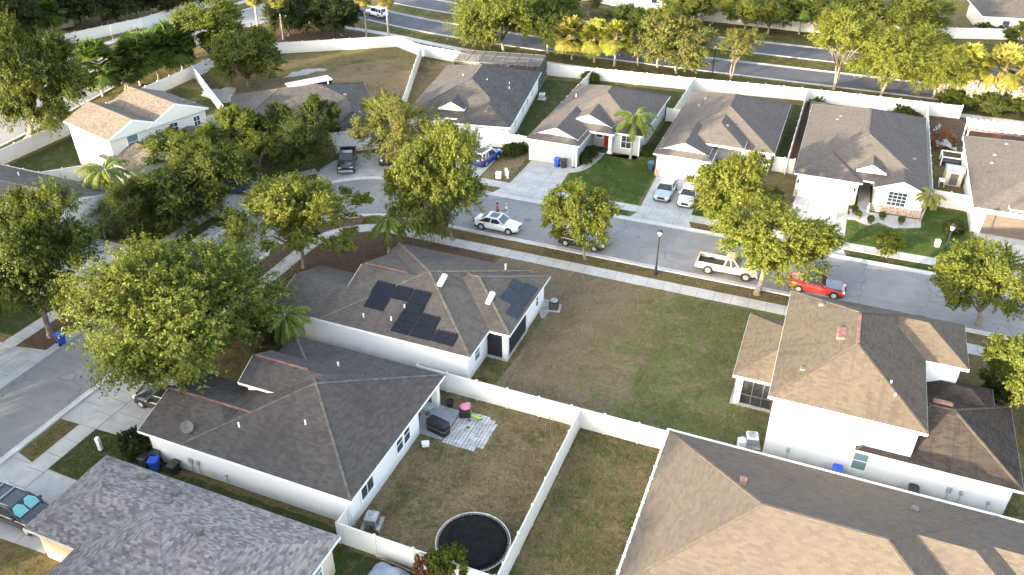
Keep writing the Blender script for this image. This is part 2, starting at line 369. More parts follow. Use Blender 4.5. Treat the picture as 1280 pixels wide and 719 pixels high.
def sheet(name, pts, z, mat, wav=0):
    mb = MB()
    if wav: pts = wavy(pts, wav)
    mb.add([(x, y, z) for x, y in pts], [tuple(range(len(pts)))]); return struct(name, mb, mat)
def rect(x0, x1, y0, y1): return [(x0,y0),(x1,y0),(x1,y1),(x0,y1)]
def offset(pts, d):
    out = []
    for i in range(len(pts)):
        a = Vector(pts[max(i-1,0)]); b = Vector(pts[min(i+1,len(pts)-1)]); t = (b-a).normalized()
        out.append((pts[i][0]-t.y*d, pts[i][1]+t.x*d))
    return out
def ribbon(name, pts, wd, z0, z1, mat):
    """raised slab along a path, its own uv along the path"""
    L, Rr = offset(pts, wd/2), offset(pts, -wd/2); mb = MB(); n = len(pts)
    mb.add([(x,y,z1) for x,y in L]+[(x,y,z1) for x,y in Rr]+[(x,y,z0) for x,y in L]+[(x,y,z0) for x,y in Rr],
           [(i, n+i, n+i+1, i+1) for i in range(n-1)]+[(i, i+1, 2*n+i+1, 2*n+i) for i in range(n-1)]+[(n+i+1, n+i, 3*n+i, 3*n+i+1) for i in range(n-1)])
    o = struct(name, mb, mat); me = o.data; uvl = me.uv_layers[0].data
    acc = [0]
    for a, b in zip(pts, pts[1:]): acc.append(acc[-1]+math.dist(a, b))
    for p in me.polygons:
        for li in p.loop_indices:
            vi = me.loops[li].vertex_index; uvl[li].uv = (acc[vi % n], .3 if (vi // n) % 2 == 0 else .3+wd)
    return o
def kerb(pts, side, z=.0):
    """mountable concrete kerb: gutter pan, rolled face, back; side=+1 when the lots lie left of the path"""
    prof = [(0, .012), (.3, .02), (.42, .075), (.5, .11), (.62, .115), (.66, .0)]
    n = len(pts); vs = []
    for d, h in prof: vs += [(x, y, z+h) for x, y in offset(pts, d*side)]
    mb = MB(); k = len(prof)
    mb.add(vs, [(j*n+i, j*n+i+1, (j+1)*n+i+1, (j+1)*n+i) for j in range(k-1) for i in range(n-1)])
    return struct('kerb', mb, 'kerb')

sheet('ground', rect(-1500, 1500, -600, 2600), 0, 'ground')
inner = [(-47.3, -40), (-47.3, 56.3)]+arc(-38, 56.3, 9.3, 180, 90, 14)[1:]+[(120, 65.6)]
outer = smooth_pts([(-53.5, -40), (-53.5, 55), (-53.3, 61.5), (-51.8, 66.5), (-48.5, 70.6), (-44.5, 72.7), (-39, 73.2), (-30, 73.3)])+[(120, 73.3)]
sheet('road', inner+outer[::-1], .006, 'road')
kerb(inner, -1); kerb(outer, 1)
wk = [(-44.2, -40), (-44.2, 56.3)]+arc(-38, 56.3, 6.2, 180, 90, 10)[1:]+[(120, 62.5)]
wo = smooth_pts([(-57.65, -40), (-57.65, 57), (-57.2, 63), (-55.3, 68.5), (-53, 71.5)])
wf = [(-46.5, 75.6), (-42, 76.1), (120, 76.1)]
# concrete drives (flat slabs 2 cm proud)
for nm, pts in [('driveway', [(-46.75, 28.9), (-46.75, 35.8), (-37.4, 35.0), (-37.4, 29.3)]), ('driveway', [(-46.75, 19.2), (-46.75, 25.3), (-44.9, 24.9), (-38, 24.7), (-38, 19.6)]),
                ('driveway', [(-54.1, 43.3), (-54.1, 50.6), (-57, 50), (-64.6, 50), (-64.6, 44), (-57, 44)]), ('driveway', [(-54.1, 28.6), (-54.1, 34.6), (-57, 34), (-66, 34), (-66, 29)]),
                ('driveway', [(-41.2, 73.85), (-34.2, 73.95), (-35.1, 76.5), (-35.2, 84.8), (-40.6, 84), (-40.4, 76.5)]), ('driveway', [(-32.2, 73.9), (-24.6, 73.95), (-25.8, 76.4), (-26.2, 83.8), (-31.2, 83.8), (-31.3, 76.4)]),
                ('driveway', [(-16.9, 73.95), (-10.4, 73.95), (-11, 75.5), (-11.2, 85.1), (-16.6, 85.1), (-16.3, 75.5)]), ('driveway', [(-2.6, 73.95), (4.4, 73.95), (4, 75.4), (4, 85.5), (-1.4, 85.5), (-1.9, 75.4)]),
                ('driveway', [(15.3, 73.95), (22, 73.95), (21.4, 75.4), (21.3, 84.2), (15.9, 84.2), (15.9, 75.4)]), ('driveway', [(-51.6, 69.0), (-45.2, 73.2), (-46.6, 75.6), (-48, 79.2), (-52.4, 76.6), (-52.9, 72)]),
                ('driveway', [(-53.9, 58.5), (-52.8, 64.8), (-57, 66.5), (-63, 66.5), (-63, 62), (-57, 61)])]:
    mb = MB(); mb.prism(pts, -.01, .022); struct(nm, mb, 'conc')
ribbon('sidewalk', wk, 1.45, -.01, .034, 'walk'); ribbon('sidewalk', wo, 1.35, -.01, .034, 'walk'); ribbon('sidewalk', wf, 1.45, -.01, .034, 'walk')
for pts, wd in [(smooth_pts([(-24.3, 88.6), (-24.5, 86), (-25.0, 83.2), (-26.4, 82.2)]), 1.1), ([(5.4, 91.1), (5.45, 85.4), (5.5, 82.9), (3.9, 82.4)], 1.2), ([(-38.5, 16.8), (-42.5, 16.6), (-44.9, 17.5)], 1.1), ([(-58.3, 43.0), (-66, 41.5)], 1.2)]:
    ribbon('path', pts, wd, -.01, .03, 'walk')
# lawns and beds
S = [('lawn', [(-22, 27.), (-11.9, 27.), (-11.9, 41.9), (-22, 41.9)], 'yard', .1), ('lawn', rect(-11.6, -5.2, 20, 41.8), 'yard2', .1),
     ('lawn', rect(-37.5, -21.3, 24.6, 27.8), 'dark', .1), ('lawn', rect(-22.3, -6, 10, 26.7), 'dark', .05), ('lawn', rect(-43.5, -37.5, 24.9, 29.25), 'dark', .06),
     ('lawn', rect(-46.6, -44.95, 25.0, 29.0), 'strip', .05), ('lawn', [(-19.2, 42.3), (0.5, 42.3), (0.5, 61.7), (-26, 61.7), (-26, 56.5), (-18.6, 56.5)], 'lot', .1),
     ('lawn', rect(-37, 14.5, 63.3, 64.9), 'strip', .08), ('lawn', [(-9, 61.6), (0, 61.6), (0, 58), (-4, 59.4)], 'yard', .3),
     ('mulch_bed', [(-43.3, 40), (-43.3, 56), (-42, 59.6), (-39.5, 61.4), (-37, 61.65), (-26.5, 61.6), (-26.5, 56.), (-31, 55.6), (-33.4, 53), (-36, 50.5), (-37.8, 49), (-37.8, 41)], 'mulch', .15),
     ('mulch_bed', [(-46.55, 36), (-45.1, 36), (-45.1, 56.3)]+arc(-38, 56.3, 7.1, 180, 100, 8)+[(-37, 63.4), (-37, 64.9)]+arc(-38, 56.3, 8.55, 95, 180, 8), 'mulch', .05),
     ('mulch_bed', [(-57, 34.6), (-54.25, 34.6), (-54.25, 42.9), (-57, 42.9)], 'mulch', .1),
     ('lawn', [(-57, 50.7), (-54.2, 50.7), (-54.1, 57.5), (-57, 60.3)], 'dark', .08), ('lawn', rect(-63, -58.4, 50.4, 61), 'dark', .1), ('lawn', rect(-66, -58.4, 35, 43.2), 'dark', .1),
     ('lawn', [(-38.5, 88), (-32.2, 86), (-32.6, 112), (-39.6, 111)], 'dark', .05), ('lawn', [(-35., 77.), (-31.9, 77.), (-31.9, 85.4), (-35, 86)], 'yard', .1),
     ('lawn', [(-25.6, 77), (-16.7, 77), (-16.7, 90), (-24, 88.4), (-25.9, 83.6)], 'lawn', .08), ('lawn', rect(-24.2, -17.2, 74., 75.3), 'lawn', .08), ('lawn', [(-34, 74.1), (-32.3, 74.1), (-31.6, 75.3), (-34.6, 75.3)], 'strip', .05),
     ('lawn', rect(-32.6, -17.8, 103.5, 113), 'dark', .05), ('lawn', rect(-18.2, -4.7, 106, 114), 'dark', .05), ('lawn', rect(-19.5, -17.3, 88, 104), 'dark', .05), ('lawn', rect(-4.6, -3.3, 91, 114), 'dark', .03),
     ('mulch_bed', rect(-3.1, -2.2, 92, 114), 'mulch', .05), ('lawn', rect(-10.9, -2.6, 77, 86), 'dark', .1), ('mulch_bed', rect(-9.9, -3, 74.1, 75.3), 'mulch', .08),
     ('lawn', [(4.1, 77), (15.6, 77), (15.4, 88), (11.5, 88), (10.9, 82.6), (8.3, 81.2), (7, 82), (5.9, 80.8), (4.9, 81.6), (4.1, 82.3)], 'lawn', .08), ('lawn', rect(4.4, 15.4, 74.1, 75.3), 'dark', .08),
     ('lawn', rect(-2.8, 11.7, 107.3, 116), 'dark', .05), ('mulch_bed', rect(12, 27, 107, 118), 'mulch', .1), ('lawn', rect(-87, -76.5, 56.5, 88), 'dark', .1),
     ('lawn', [(-78, 92), (-66, 112), (-62, 111), (-54.6, 97), (-62, 87), (-72, 82)], 'bare', .3), ('sand', [(-76, 97), (-73.2, 99.8), (-71.8, 103), (-73.3, 103), (-76, 100)], 'sand', .5), ('sand', [(-83, 88), (-78, 84.4), (-76.5, 86), (-80, 91)], 'sand', .6), ('sand', [(-79, 61), (-76.5, 58.5), (-76, 61), (-78, 63)], 'sand', .4),
     ('lawn', [(-61, 112.5), (-51, 112), (-49.9, 105), (-54, 96.5)], 'yard', .1), ('dirt_patch', [(-20, 56.9), (-18, 56.9), (-16.2, 55.2), (-17.4, 54), (-19, 53.6)], 'sand', .5),
     ('mulch_bed', rect(-23.6, -19.9, 88.2, 89.4), 'mulch', .05), ('mulch_bed', [(-26, 82.8), (-25, 83.4), (-25., 88), (-26.1, 88)], 'mulch', .05)]
for i, (nm, pts, m, wv) in enumerate(S): sheet(nm, pts, .0045+.0005*(i % 7), m, wv)
# stone bed in front of the pale house
mb = MB(); mb.prism(wavy([(4.15, 84.4), (4.15, 82.6), (5.0, 81.9), (6.1, 81.3), (7.0, 82.4), (8.4, 81.6), (11, 82.8), (11, 84.6)], .06), -.01, .026); struct('gravel_bed', mb, 'walk')
# patio of the brown-roofed house
mb = MB(); mb.box(-24.6, -20.3, 37.2, 40.4, -.01, .06); struct('patio', mb, 'pave')
mb = MB()
for i in range(12):
    for j in range(15):
        x = -20.2+i*.245; y = 37.0+j*.24
        if (i > 9 and j < 2) or (i > 8 and j > 13) or rnd.random() < .03: continue
        d = rnd.uniform(-.015, .015); mb.box(x+d, x+.2+d, y-d, y+.2-d, -.01, .05+rnd.uniform(-.01, .012))
struct('paving', mb, 'paver')
# parkway behind the back fence, side road behind the left fence
pk1 = smooth_pts([(-93, 138), (-84, 134), (-75, 131.2), (-62, 128.7), (-45, 127.3), (-25, 126.9), (120, 126.7)])
pk2 = smooth_pts([(-97, 152), (-84, 145.5), (-72, 142.8), (-58, 141.2), (-40, 139.6), (-20, 138.7), (120, 138.2)])
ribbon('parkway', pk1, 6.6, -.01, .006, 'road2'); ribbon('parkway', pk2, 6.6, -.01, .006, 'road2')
for c, sgn in ((pk1, 1), (pk1, -1), (pk2, 1), (pk2, -1)):
    ribbon('edge_line', offset(c, 3.02*sgn), .11, .007, .011, 'paint'); ribbon('kerb', offset(c, 3.42*sgn), .2, -.01, .1, 'pave')
sd = smooth_pts([(-96, 40), (-97.5, 65), (-100.5, 84), (-103.5, 100), (-103, 115), (-99, 130), (-97, 160)])
ribbon('road', sd, 9.5, -.01, .0085, 'road'); ribbon('sidewalk', offset(sd, 9.8), 1.5, -.01, .03, 'walk'); ribbon('kerb', offset(sd, 4.9), .3, -.01, .13, 'kerb'); ribbon('kerb', offset(sd, -4.9), .3, -.01, .13, 'kerb')
ribbon('sidewalk', smooth_pts([(-84, 124), (-72, 122.8), (-58, 119.5), (-40, 118), (-20, 118), (60, 118.3)]), 1.4, -.01, .03, 'walk')
sheet('lawn', [(-90, 110), (-84, 127), (-72, 126), (-58, 124.2), (-40, 123), (-20, 122.8), (120, 122.6), (120, 119.4), (-40, 119.2), (-58, 120.6), (-72, 123.8)][2:], .0045, 'verge', .1)
sheet('lawn', [(-72, 135.5), (-60, 133), (-40, 131.4), (-20, 131), (120, 130.6), (120, 134.4), (-20, 134.8), (-40, 135.6), (-60, 137.4), (-72, 138.8)], .005, 'verge', .05)
sheet('lawn', [(-70, 147), (-40, 143.6), (-20, 142.8), (120, 142.3), (120, 158), (20, 155), (-10, 150), (-34, 151), (-60, 158)], .0055, 'verge', .1)
sheet('mulch_bed', [(-90, 108), (-91, 118), (-80, 122.5), (-73.5, 120.8), (-84, 113)], .0075, 'mulch', .2)

# ------------------------------------------------------------------ fences
panel_mb = MB(); panel_mb.box(0, 1, -.02, .02, .06, 1.74); panel_mb.box(0, 1, -.035, .035, .04, .2); panel_mb.box(0, 1, -.035, .035, 1.66, 1.8)
PANEL = panel_mb.mesh('panel', 'fence')
pm = MB(); pm.box(-.065, .065, -.065, .065, 0, 1.86); pm.add([(-.08,-.08,1.86),(.08,-.08,1.86),(.08,.08,1.86),(-.08,.08,1.86),(0,0,1.97)], [(0,1,4),(1,2,4),(2,3,4),(3,0,4),(3,2,1,0)])
POST = pm.mesh('post', 'fence')
def fence(pts, label, bay=2.4, h=1.):
    root = thing('vinyl_fence', label, 'fence', (pts[0][0], pts[0][1], 0), group='white vinyl garden fences')
    def part(nm, me, p, rz, sc):
        o = bpy.data.objects.new(nm, me); COL.objects.link(o); o.parent = root
        o.location = (p[0]-pts[0][0], p[1]-pts[0][1], 0); o.rotation_euler = (0,0,rz); o.scale = sc
    part('post', POST, pts[0], 0, (1,1,h))
    for a, b in zip(pts, pts[1:]):
        L = math.dist(a, b); n = max(1, round(L/bay)); rz = math.atan2(b[1]-a[1], b[0]-a[0])
        for i in range(n):
            p = (a[0]+(b[0]-a[0])*i/n, a[1]+(b[1]-a[1])*i/n); q = (a[0]+(b[0]-a[0])*(i+1)/n, a[1]+(b[1]-a[1])*(i+1)/n)
            part('panel', PANEL, p, rz, (L/n, 1, h)); part('post', POST, q, rz, (1,1,h))
fence([(-24.6, 42.), (-5.2, 42.)], 'white fence between the solar panel house and the trampoline yard')
fence([(-11.8, 41.8), (-11.8, 14)], 'white fence running past the trampoline towards the bottom of the photo')
fence([(-22.1, 26.9), (-11.9, 26.9)], 'white fence between the tarpaulin and the trampoline')
fence([(-22.1, 26.9), (-22.1, 28.1)], 'short white fence joining the corner of the brown-roofed house', 1.2)
fence([(-87.8, 52), (-87.8, 104), (-82, 107.4), (-67.5, 117)], 'long pale fence behind the two-storey house with the tan and grey roof')
fence([(-67.5, 117), (-62, 114.2), (-50.6, 112.6), (-38, 112.9), (-29.7, 113.6), (-18.4, 114.4), (-4, 115.9), (16, 116.6)], 'long white back fence along the parkway behind the row of houses')
fence([(-87.7, 56.6), (-78.6, 56.6), (-75.4, 60.)], 'pale fence in front of the left side of the two-storey house')
fence([(-87.5, 92.), (-71.3, 79.3), (-72.6, 76.6)], 'pale fence right of the two-storey house with a small shrub behind it')
fence([(-61.2, 113.4), (-54.2, 95.6), (-52.8, 92)], 'white fence dividing the bare yard from the house with the pool cage')
fence([(-32.9, 112.8), (-32.5, 86.)], 'white fence between the pool cage house and the grey house')
fence([(-35.2, 85.9), (-32.5, 85.9)], 'short white fence beside the green hedge and the grey house', 1.3)
fence([(-18.5, 114.2), (-18.5, 101.5)], 'white fence between the grey house and the house with two cars in its drive')
fence([(-19.4, 101.5), (-17.4, 101.5)], 'short white gate fence right of the palm tree', 1.)
fence([(-3.2, 115.6), (-3.2, 90.6)], 'white fence left of the pale house with the gabled entry')
fence([(-4.6, 91.), (-2.4, 91.)], 'short white fence left of the white garage of the pale house', 1.1)
fence([(11.8, 116.2), (11.8, 88.6)], 'white fence right of the pale house beside the cluttered yard')
fence([(11.8, 88.6), (15.4, 88.4)], 'white fence behind the green lawn and lamp post', 1.8)
fence([(-70, 160), (-46, 156.8), (-32, 151.9), (-7, 150.6), (17, 156.2), (27, 159.3), (60, 170)], 'far white fence beyond the parkway')
fence([(14.5, 156), (9, 172)], 'far white fence running away beside the house with the pink walls')
fence([(-125, 84), (-118.5, 97), (-113.8, 110), (-112, 128)], 'pale fence across the side road at the upper left')

# ------------------------------------------------------------------ houses
class House:
    def __init__(s, label, org, rot=0, roof='rH', wall='white', cap='capd'):
        s.root = thing('house', label, 'house', (org[0], org[1], 0), rot, 'houses of the estate', absolute=(rot == 0))
        s.rm, s.wm, s.cm = roof, wall, cap
        s.roof, s.fas, s.wall, s.cap = MB(), MB(), MB(), MB()
    def vol(s, x0, x1, y0, y1, z, p, axis='x', e0='h', e1='h', cap=True, wallgable=True, capw=.17):
        if axis == 'y': t = lambda x, y, z: (y, x, z); a0, a1, b0, b1 = y0, y1, x0, x1
        else: t = lambda x, y, z: (x, y, z); a0, a1, b0, b1 = x0, x1, y0, y1
        h = (b1-b0)/2; zr = z+p*h; m = (b0+b1)/2
        r0 = a0+(h if e0 == 'h' else 0); r1 = a1-(h if e1 == 'h' else 0)
        if r0 > r1: r0 = r1 = (r0+r1)/2
        V = [t(a0,b0,z), t(a1,b0,z), t(a1,b1,z), t(a0,b1,z), t(r0,m,zr), t(r1,m,zr)]
        s.roof.add(V, [(0,1,5,4), (2,3,4,5), (1,2,5), (3,0,4), (3,2,1,0)])
        f = .012; zt, zb = z-.012, z-.2
        def fb(xa, xb, ya, yb):
            if axis == 'y': xa, xb, ya, yb = ya, yb, xa, xb
            s.fas.box(xa, xb, ya, yb, zb, zt)
        fb(a0-f, a1+f, b0-f, b0+.03); fb(a0-f, a1+f, b1-.03, b1+f)
        if e0 == 'h': fb(a0-f, a0+.03, b0+.03, b1-.03)
        if e1 == 'h': fb(a1-.03, a1+f, b0+.03, b1-.03)
        for e, a, sg in ((e0, a0, -1), (e1, a1, 1)):
            if e == 'g':
                k = .1
                for bb in (b0, b1): s.fas.bar(t(a+sg*.012, bb, z-.13), t(a+sg*.012, m, zr-.13), .06, .2)
                g = [t(a+sg*.012, b0+.1, z-.2), t(a+sg*.012, b1-.1, z-.2), t(a+sg*.012, m, zr-.1), t(a-sg*.1, b0+.1, z-.2), t(a-sg*.1, b1-.1, z-.2), t(a-sg*.1, m, zr-.1)]
                s.wall.add(g, [(0,1,2), (5,4,3), (0,3,4,1), (1,4,5,2), (2,5,3,0)])
        if cap:
            U = lambda q: (q[0], q[1], q[2]+.012)
            if r1-r0 > .3: s.cap.bar(U(V[4]), U(V[5]), capw, .04)
            if e0 == 'h': s.cap.bar(U(V[0]), U(V[4]), capw, .04); s.cap.bar(U(V[3]), U(V[4]), capw, .04)
            if e1 == 'h': s.cap.bar(U(V[1]), U(V[5]), capw, .04); s.cap.bar(U(V[2]), U(V[5]), capw, .04)
    nb = 0
    def box(s, x0, x1, y0, y1, z1, z0=0):
        s.nb += 1; k = s.nb*.003; s.wall.box(x0+k, x1-k, y0+k, y1-k, z0-k, z1-k)   # no two walls in one plane
    def part(s, name, mb, mat, label=None, smooth=False, parent=None):
        o = mb.build(name, mat, parent or s.root, smooth)
        if label: o['label'] = label
        return o
    def onwall(s, side, c, a, z, w, h, d0, d1, mb):
        """box on a wall: side 'x-','x+','y-','y+', plane c, centre a along the wall, bottom z"""
        sg = 1 if side[1] == '+' else -1; lo, hi = sorted((c+sg*d0, c+sg*d1))
        if side[0] == 'x': mb.box(lo, hi, a-w/2, a+w/2, z, z+h)
        else: mb.box(a-w/2, a+w/2, lo, hi, z, z+h)
    def window(s, side, c, a, z, w, h, nx=1, nz=2, frame='trim', pane='glass', label=None):
        f = MB(); k = .09
        s.onwall(side, c, a, z-k, w+2*k, k, 0, .06, f); s.onwall(side, c, a, z+h, w+2*k, k, 0, .06, f)
        for sg in (-1, 1): s.onwall(side, c, a+sg*(w+k)/2, z, k, h, 0, .06, f)
        for i in range(1, nx): s.onwall(side, c, a-w/2+w*i/nx, z, .04, h, 0, .045, f)
        for i in range(1, nz): s.onwall(side, c, a, z+h*i/nz-.02, w, .04, 0, .05, f)
        fr = s.part('window', f, frame, label); g = MB(); s.onwall(side, c, a, z+.002, w-.004, h-.004, .001, .02, g); s.part('pane', g, pane, parent=fr)
        return fr
    def garage(s, side, c, a, w, h=2.15, mat='gar'):
        g = MB(); n = 4
        for i in range(n): s.onwall(side, c, a, i*h/n+.01, w, h/n-.025, .0, .05, g)
        s.onwall(side, c, a, 0, w, h, 0, .03, g)
        d = s.part('garage_door', g, mat)
        f = MB(); s.onwall(side, c, a, h, w+.3, .14, 0, .07, f)
        for sg in (-1, 1): s.onwall(side, c, a+sg*(w/2+.075), 0, .15, h, 0, .07, f)
        s.part('door_frame', f, 'trim', parent=d)
    def door(s, side, c, a, z=.1, w=.95, h=2.05, mat='trim'):
        g = MB(); s.onwall(side, c, a, z, w, h, 0, .05, g)
        for i in range(2): s.onwall(side, c, a, z+.2+i*.95, w*.6, .7, .05, .07, g)
        d = s.part('door', g, mat); k = MB(); s.onwall(side, c, a+w*.38, z+.95, .06, .12, .05, .12, k); s.part('handle', k, 'steel', parent=d)
    def vent(s, x, y, z, kind=0):
        v = MB()
        if kind == 0: v.tube([(x, y, z-.2), (x, y, z+.35)], .06, 8); s.part('vent_pipe', v, 'pvc')
        elif kind == 1: v.rbox(x-.2, x+.2, y-.2, y+.2, z-.15, z+.16, .06); s.part('roof_vent', v, 'cage')
        else: v.rbox(x-.22, x+.22, y-.9, y+.9, z-.15, z+.1, .06); s.part('roof_vent', v, 'vent')
    def ridgevent(s, p, q):
        v = MB(); v.bar((p[0], p[1], p[2]+.05), (q[0], q[1], q[2]+.05), .14, .06); s.part('ridge_vent', v, 'vent')
    def finish(s, cap=True):
        s.part('wall', s.wall, s.wm); s.part('roof', s.roof, s.rm); s.part('fascia', s.fas, 'trim')
        if cap and s.cap.v: s.part('ridge_cap', s.cap, s.cm)

# brown-roofed house with the rear patio (centre left)
H = House('white house with a plain dark brown hip roof, satellite dish and rear patio', (-29.7, 34.3), 0, 'rC', 'white', 'capd')
p = .335
H.vol(-34.3, -21.6, 27.9, 40.7, 2.8, p); H.vol(-37.8, -30.2, 27.91, 34.5, 2.79, p, 'x', 'g', 'h', cap=False)
H.vol(-33.7, -26.2, 33.35, 37.2, 4.0, .5, 'x', 'g', 'h', cap=False)
H.box(-37.4, -33.9, 28.3, 34.1, 2.75); H.box(-33.9, -24.7, 28.3, 40.3, 2.75); H.box(-24.7, -22, 28.3, 37.2, 2.75); H.box(-33.3, -29, 33.7, 36.85, 4.05, 2.6)
c = MB(); c.box(-22.4, -21.95, 39.9, 40.35, 0, 2.62); H.part('column', c, 'white')
H.window('x+', -22, 34.4, .9, .8, 1.3); H.window('x+', -22, 35.4, .9, .8, 1.3); H.window('x+', -22, 30.2, 1., 1.4, 1.1, 2, 1)
H.window('x+', -24.7, 38.8, .1, 1.9, 2.1, 2, 1, pane='glass')
H.garage('x-', -37.4, 31.2, 4.9)
H.ridgevent((-37.6, 31.2, 3.88), (-31, 31.2, 3.88)); H.ridgevent((-33.5, 35.28, 4.97), (-29.2, 35.28, 4.97))
H.vent(-27, 31.5, 4.0); H.vent(-28.4, 37.6, 3.85); H.vent(-31.2, 30.1, 3.55)
for x, z, ww, hh in ((-34.2, .9, .3, .4), (-33.6, 1.0, .2, .3), (-31.4, .7, .15, .2)):
    m_ = MB(); H.onwall('y-', 28.32, x, z, ww, hh, 0, .14, m_); m_.tube([(x, 28.26, .0), (x, 28.26, z)], .025, 6); H.part('meter_box', m_, 'grill')
d = MB(); d.T = Matrix.Translation((-34.4, 28.9, 3.45)) @ Matrix.Rotation(R(50), 4, 'X') @ Matrix.Rotation(R(25), 4, 'Y')
d.lathe((0,0,0), [(.02, 0), (.25, .02), (.42, .1), (.4, .11), (.2, .04), (.02, .02)], 18); d.T = None; d.tube([(-34.4, 28.95, 3.0), (-34.4, 28.95, 3.45)], .03); d.tube([(-34.4, 28.8, 3.45), (-34.25, 28.5, 3.75)], .025)
H.part('satellite_dish', d, 'cage'); H.finish()
# solar panel house
H = House('white house with black solar panels on its mottled hip roof', (-28, 49.7), 0, 'rB', 'white', 'cap')
H.vol(-33.8, -20.8, 43.2, 56.2, 2.8, p, capw=.19); H.vol(-29, -19.1, 46.8, 56.0, 2.79, p, capw=.19)
H.vol(-33.2, -27.4, 43.22, 54.9, 2.79, p, 'x', 'g', 'g', cap=False); H.vol(-38.2, -31, 43.24, 50.2, 2.78, p, 'x', 'g', 'g', cap=False)
H.box(-37.8, -33.3, 43.6, 49.8, 2.75); H.box(-33.3, -21.2, 43.6, 55.8, 2.75); H.box(-21.2, -19.5, 51.6, 55.6, 2.75)
c = MB(); c.box(-19.9, -19.48, 47.2, 47.6, 0, 2.62); H.part('column', c, 'white'); c = MB(); c.box(-19.62, -19.48, 51.4, 51.6, 0, 2.62); H.part('column', c, 'white')
c = MB(); c.box(-19.6, -19.54, 47.6, 51.4, .05, 2.6); c.box(-21.2, -19.9, 47.28, 47.34, .05, 2.6); H.part('porch_screen', c, 'screen')
c = MB(); c.box(-21.2, -19.4, 47.0, 51.6, 0, .08); H.part('porch_slab', c, 'conc')
H.window('x+', -21.2, 45.3, 1.0, .9, 1.2, pane='lglass'); H.window('x+', -19.5, 53.8, 1.0, .5, 1.1); H.garage('x-', -37.8, 46.7, 4.8)
H.ridgevent((-32.9, 49.06, 4.8), (-28.9, 49.06, 4.8)); zB = lambda y: 2.8+p*(y-43.2)
H.vent(-27.6, 45.9, zB(45.9)); H.vent(-28.1, 44.6, zB(44.6)); H.vent(-30.4, 44.3, zB(44.3)); H.vent(-22.6, 54.5, 3.7)
for x, y in ((-25.85, 49.1), (-21.9, 49.6)):
    v = MB(); z = zB(y) if x < -23 else 2.8+p*(y-46.8); v.T = Matrix.Translation((x, y, z+.08)) @ Matrix.Rotation(math.atan(p), 4, 'X'); v.rbox(-.22, .22, -.62, .62, -.1, .12, .06); H.part('skylight', v, 'pvc')
H.finish(); HB = H
def solar(x0, x1, y0, y1, face, mat, label):
    mb = MB(); n = 9
    if face == 'y': q = lambda a, b, h: (a, b, zB(b)+.03+h)
    else: q = lambda a, b, h: (a, b, 2.79+p*(-19.1-a)+.03+h)
    def slab(a0, a1, b0, b1, h0, h1):
        V = [q(a, b, h) for h in (h0, h1) for a, b in ((a0,b0),(a1,b0),(a1,b1),(a0,b1))]
        mb.add(V, [(3,2,1,0),(4,5,6,7),(0,1,5,4),(1,2,6,5),(2,3,7,6),(3,0,4,7)])
    slab(x0, x1, y0, y1, 0, .05)
    if face == 'y':
        for i in range(6): slab(x0+(x1-x0)*(i+.25)/6, x0+(x1-x0)*(i+.75)/6, y1, y1+.12, .01, .06)
        for i in range(n): a = x0+(x1-x0)*(i+.5)/n; slab(a-.012, a+.012, y0+.02, y1-.02, .05, .065)
    else:
        for i in range(6): slab(x0-.12, x0, y0+(y1-y0)*(i+.25)/6, y0+(y1-y0)*(i+.75)/6, .01, .06)
        for i in range(n): a = y0+(y1-y0)*(i+.5)/n; slab(x0+.02, x1-.02, a-.012, a+.012, .05, .065)
    o = mb.build('solar_panel', mat, HB.root); o['label'] = label
for x0, x1, y0, y1 in [(-31.0, -29.3, 46.5, 47.65), (-29.2, -27.7, 46.5, 47.65), (-27.6, -26.1, 46.5, 47.65), (-30.9, -29.15, 45.2, 46.4), (-27.6, -26.05, 45.6, 46.4), (-27.65, -26.1, 44.75, 45.5), (-26.0, -24.4, 44.75, 45.7), (-27.7, -26.2, 43.7, 44.65), (-26.1, -24.3, 43.7, 44.65), (-24.2, -22.4, 43.7, 44.65)]:
    solar(x0, x1, y0, y1, 'y', 'solar', 'black solar panel on the long roof slope')
for x0, x1, y0, y1 in [(-21.25, -20.35, 52.0, 53.3), (-21.2, -20.3, 50.2, 51.8), (-20.25, -19.35, 52.3, 53.6), (-20.25, -19.35, 50.6, 52.1), (-20.2, -19.3, 48.9, 50.4)]:
    solar(x0, x1, y0, y1, 'x', 'solarb', 'blue grey solar panel above the screened porch')

# tan-roofed house (bottom right)
H = House('house with a large sunlit tan hip roof and white gutters, nearest at the bottom right', (4, 34.5), 0, 'rG', 'white', 'capd'); H.cm = 'rG'
H.vol(-5.4, 14, 28.0, 41, 2.8, .36); H.vol(4, 17, 31, 41.01, 2.79, .36, cap=False); H.vol(8, 21, 33., 41.02, 2.78, .36, cap=False); H.vol(-5.4, 2.2, 14, 30, 2.77, .36, 'y', cap=False)
H.box(-5, 13.6, 28.4, 40.6, 2.75); H.box(13.6, 20.5, 33.4, 40.6, 2.75); H.box(-5, 1.8, 14.4, 28.4, 2.75)
g = MB(); g.box(-5.6, 21, 41.05, 41.16, 2.66, 2.83); g.box(-5.56, -5.44, 28, 41.05, 2.66, 2.83); H.part('gutter', g, 'trim')
for i in range(12):
    b = MB(); b.box(-5.6, -5.38, 29+i*1.05, 29.06+i*1.05, 2.83, 2.86); H.part('gutter_strap', b, 'trim')
H.vent(-.2, 36., 4.45, 2); H.vent(3.2, 30.5, 3.8, 1); H.vent(9.3, 39.0, 3.55, 1); H.vent(4.3, 30.1, 3.65, 1)
H.finish()
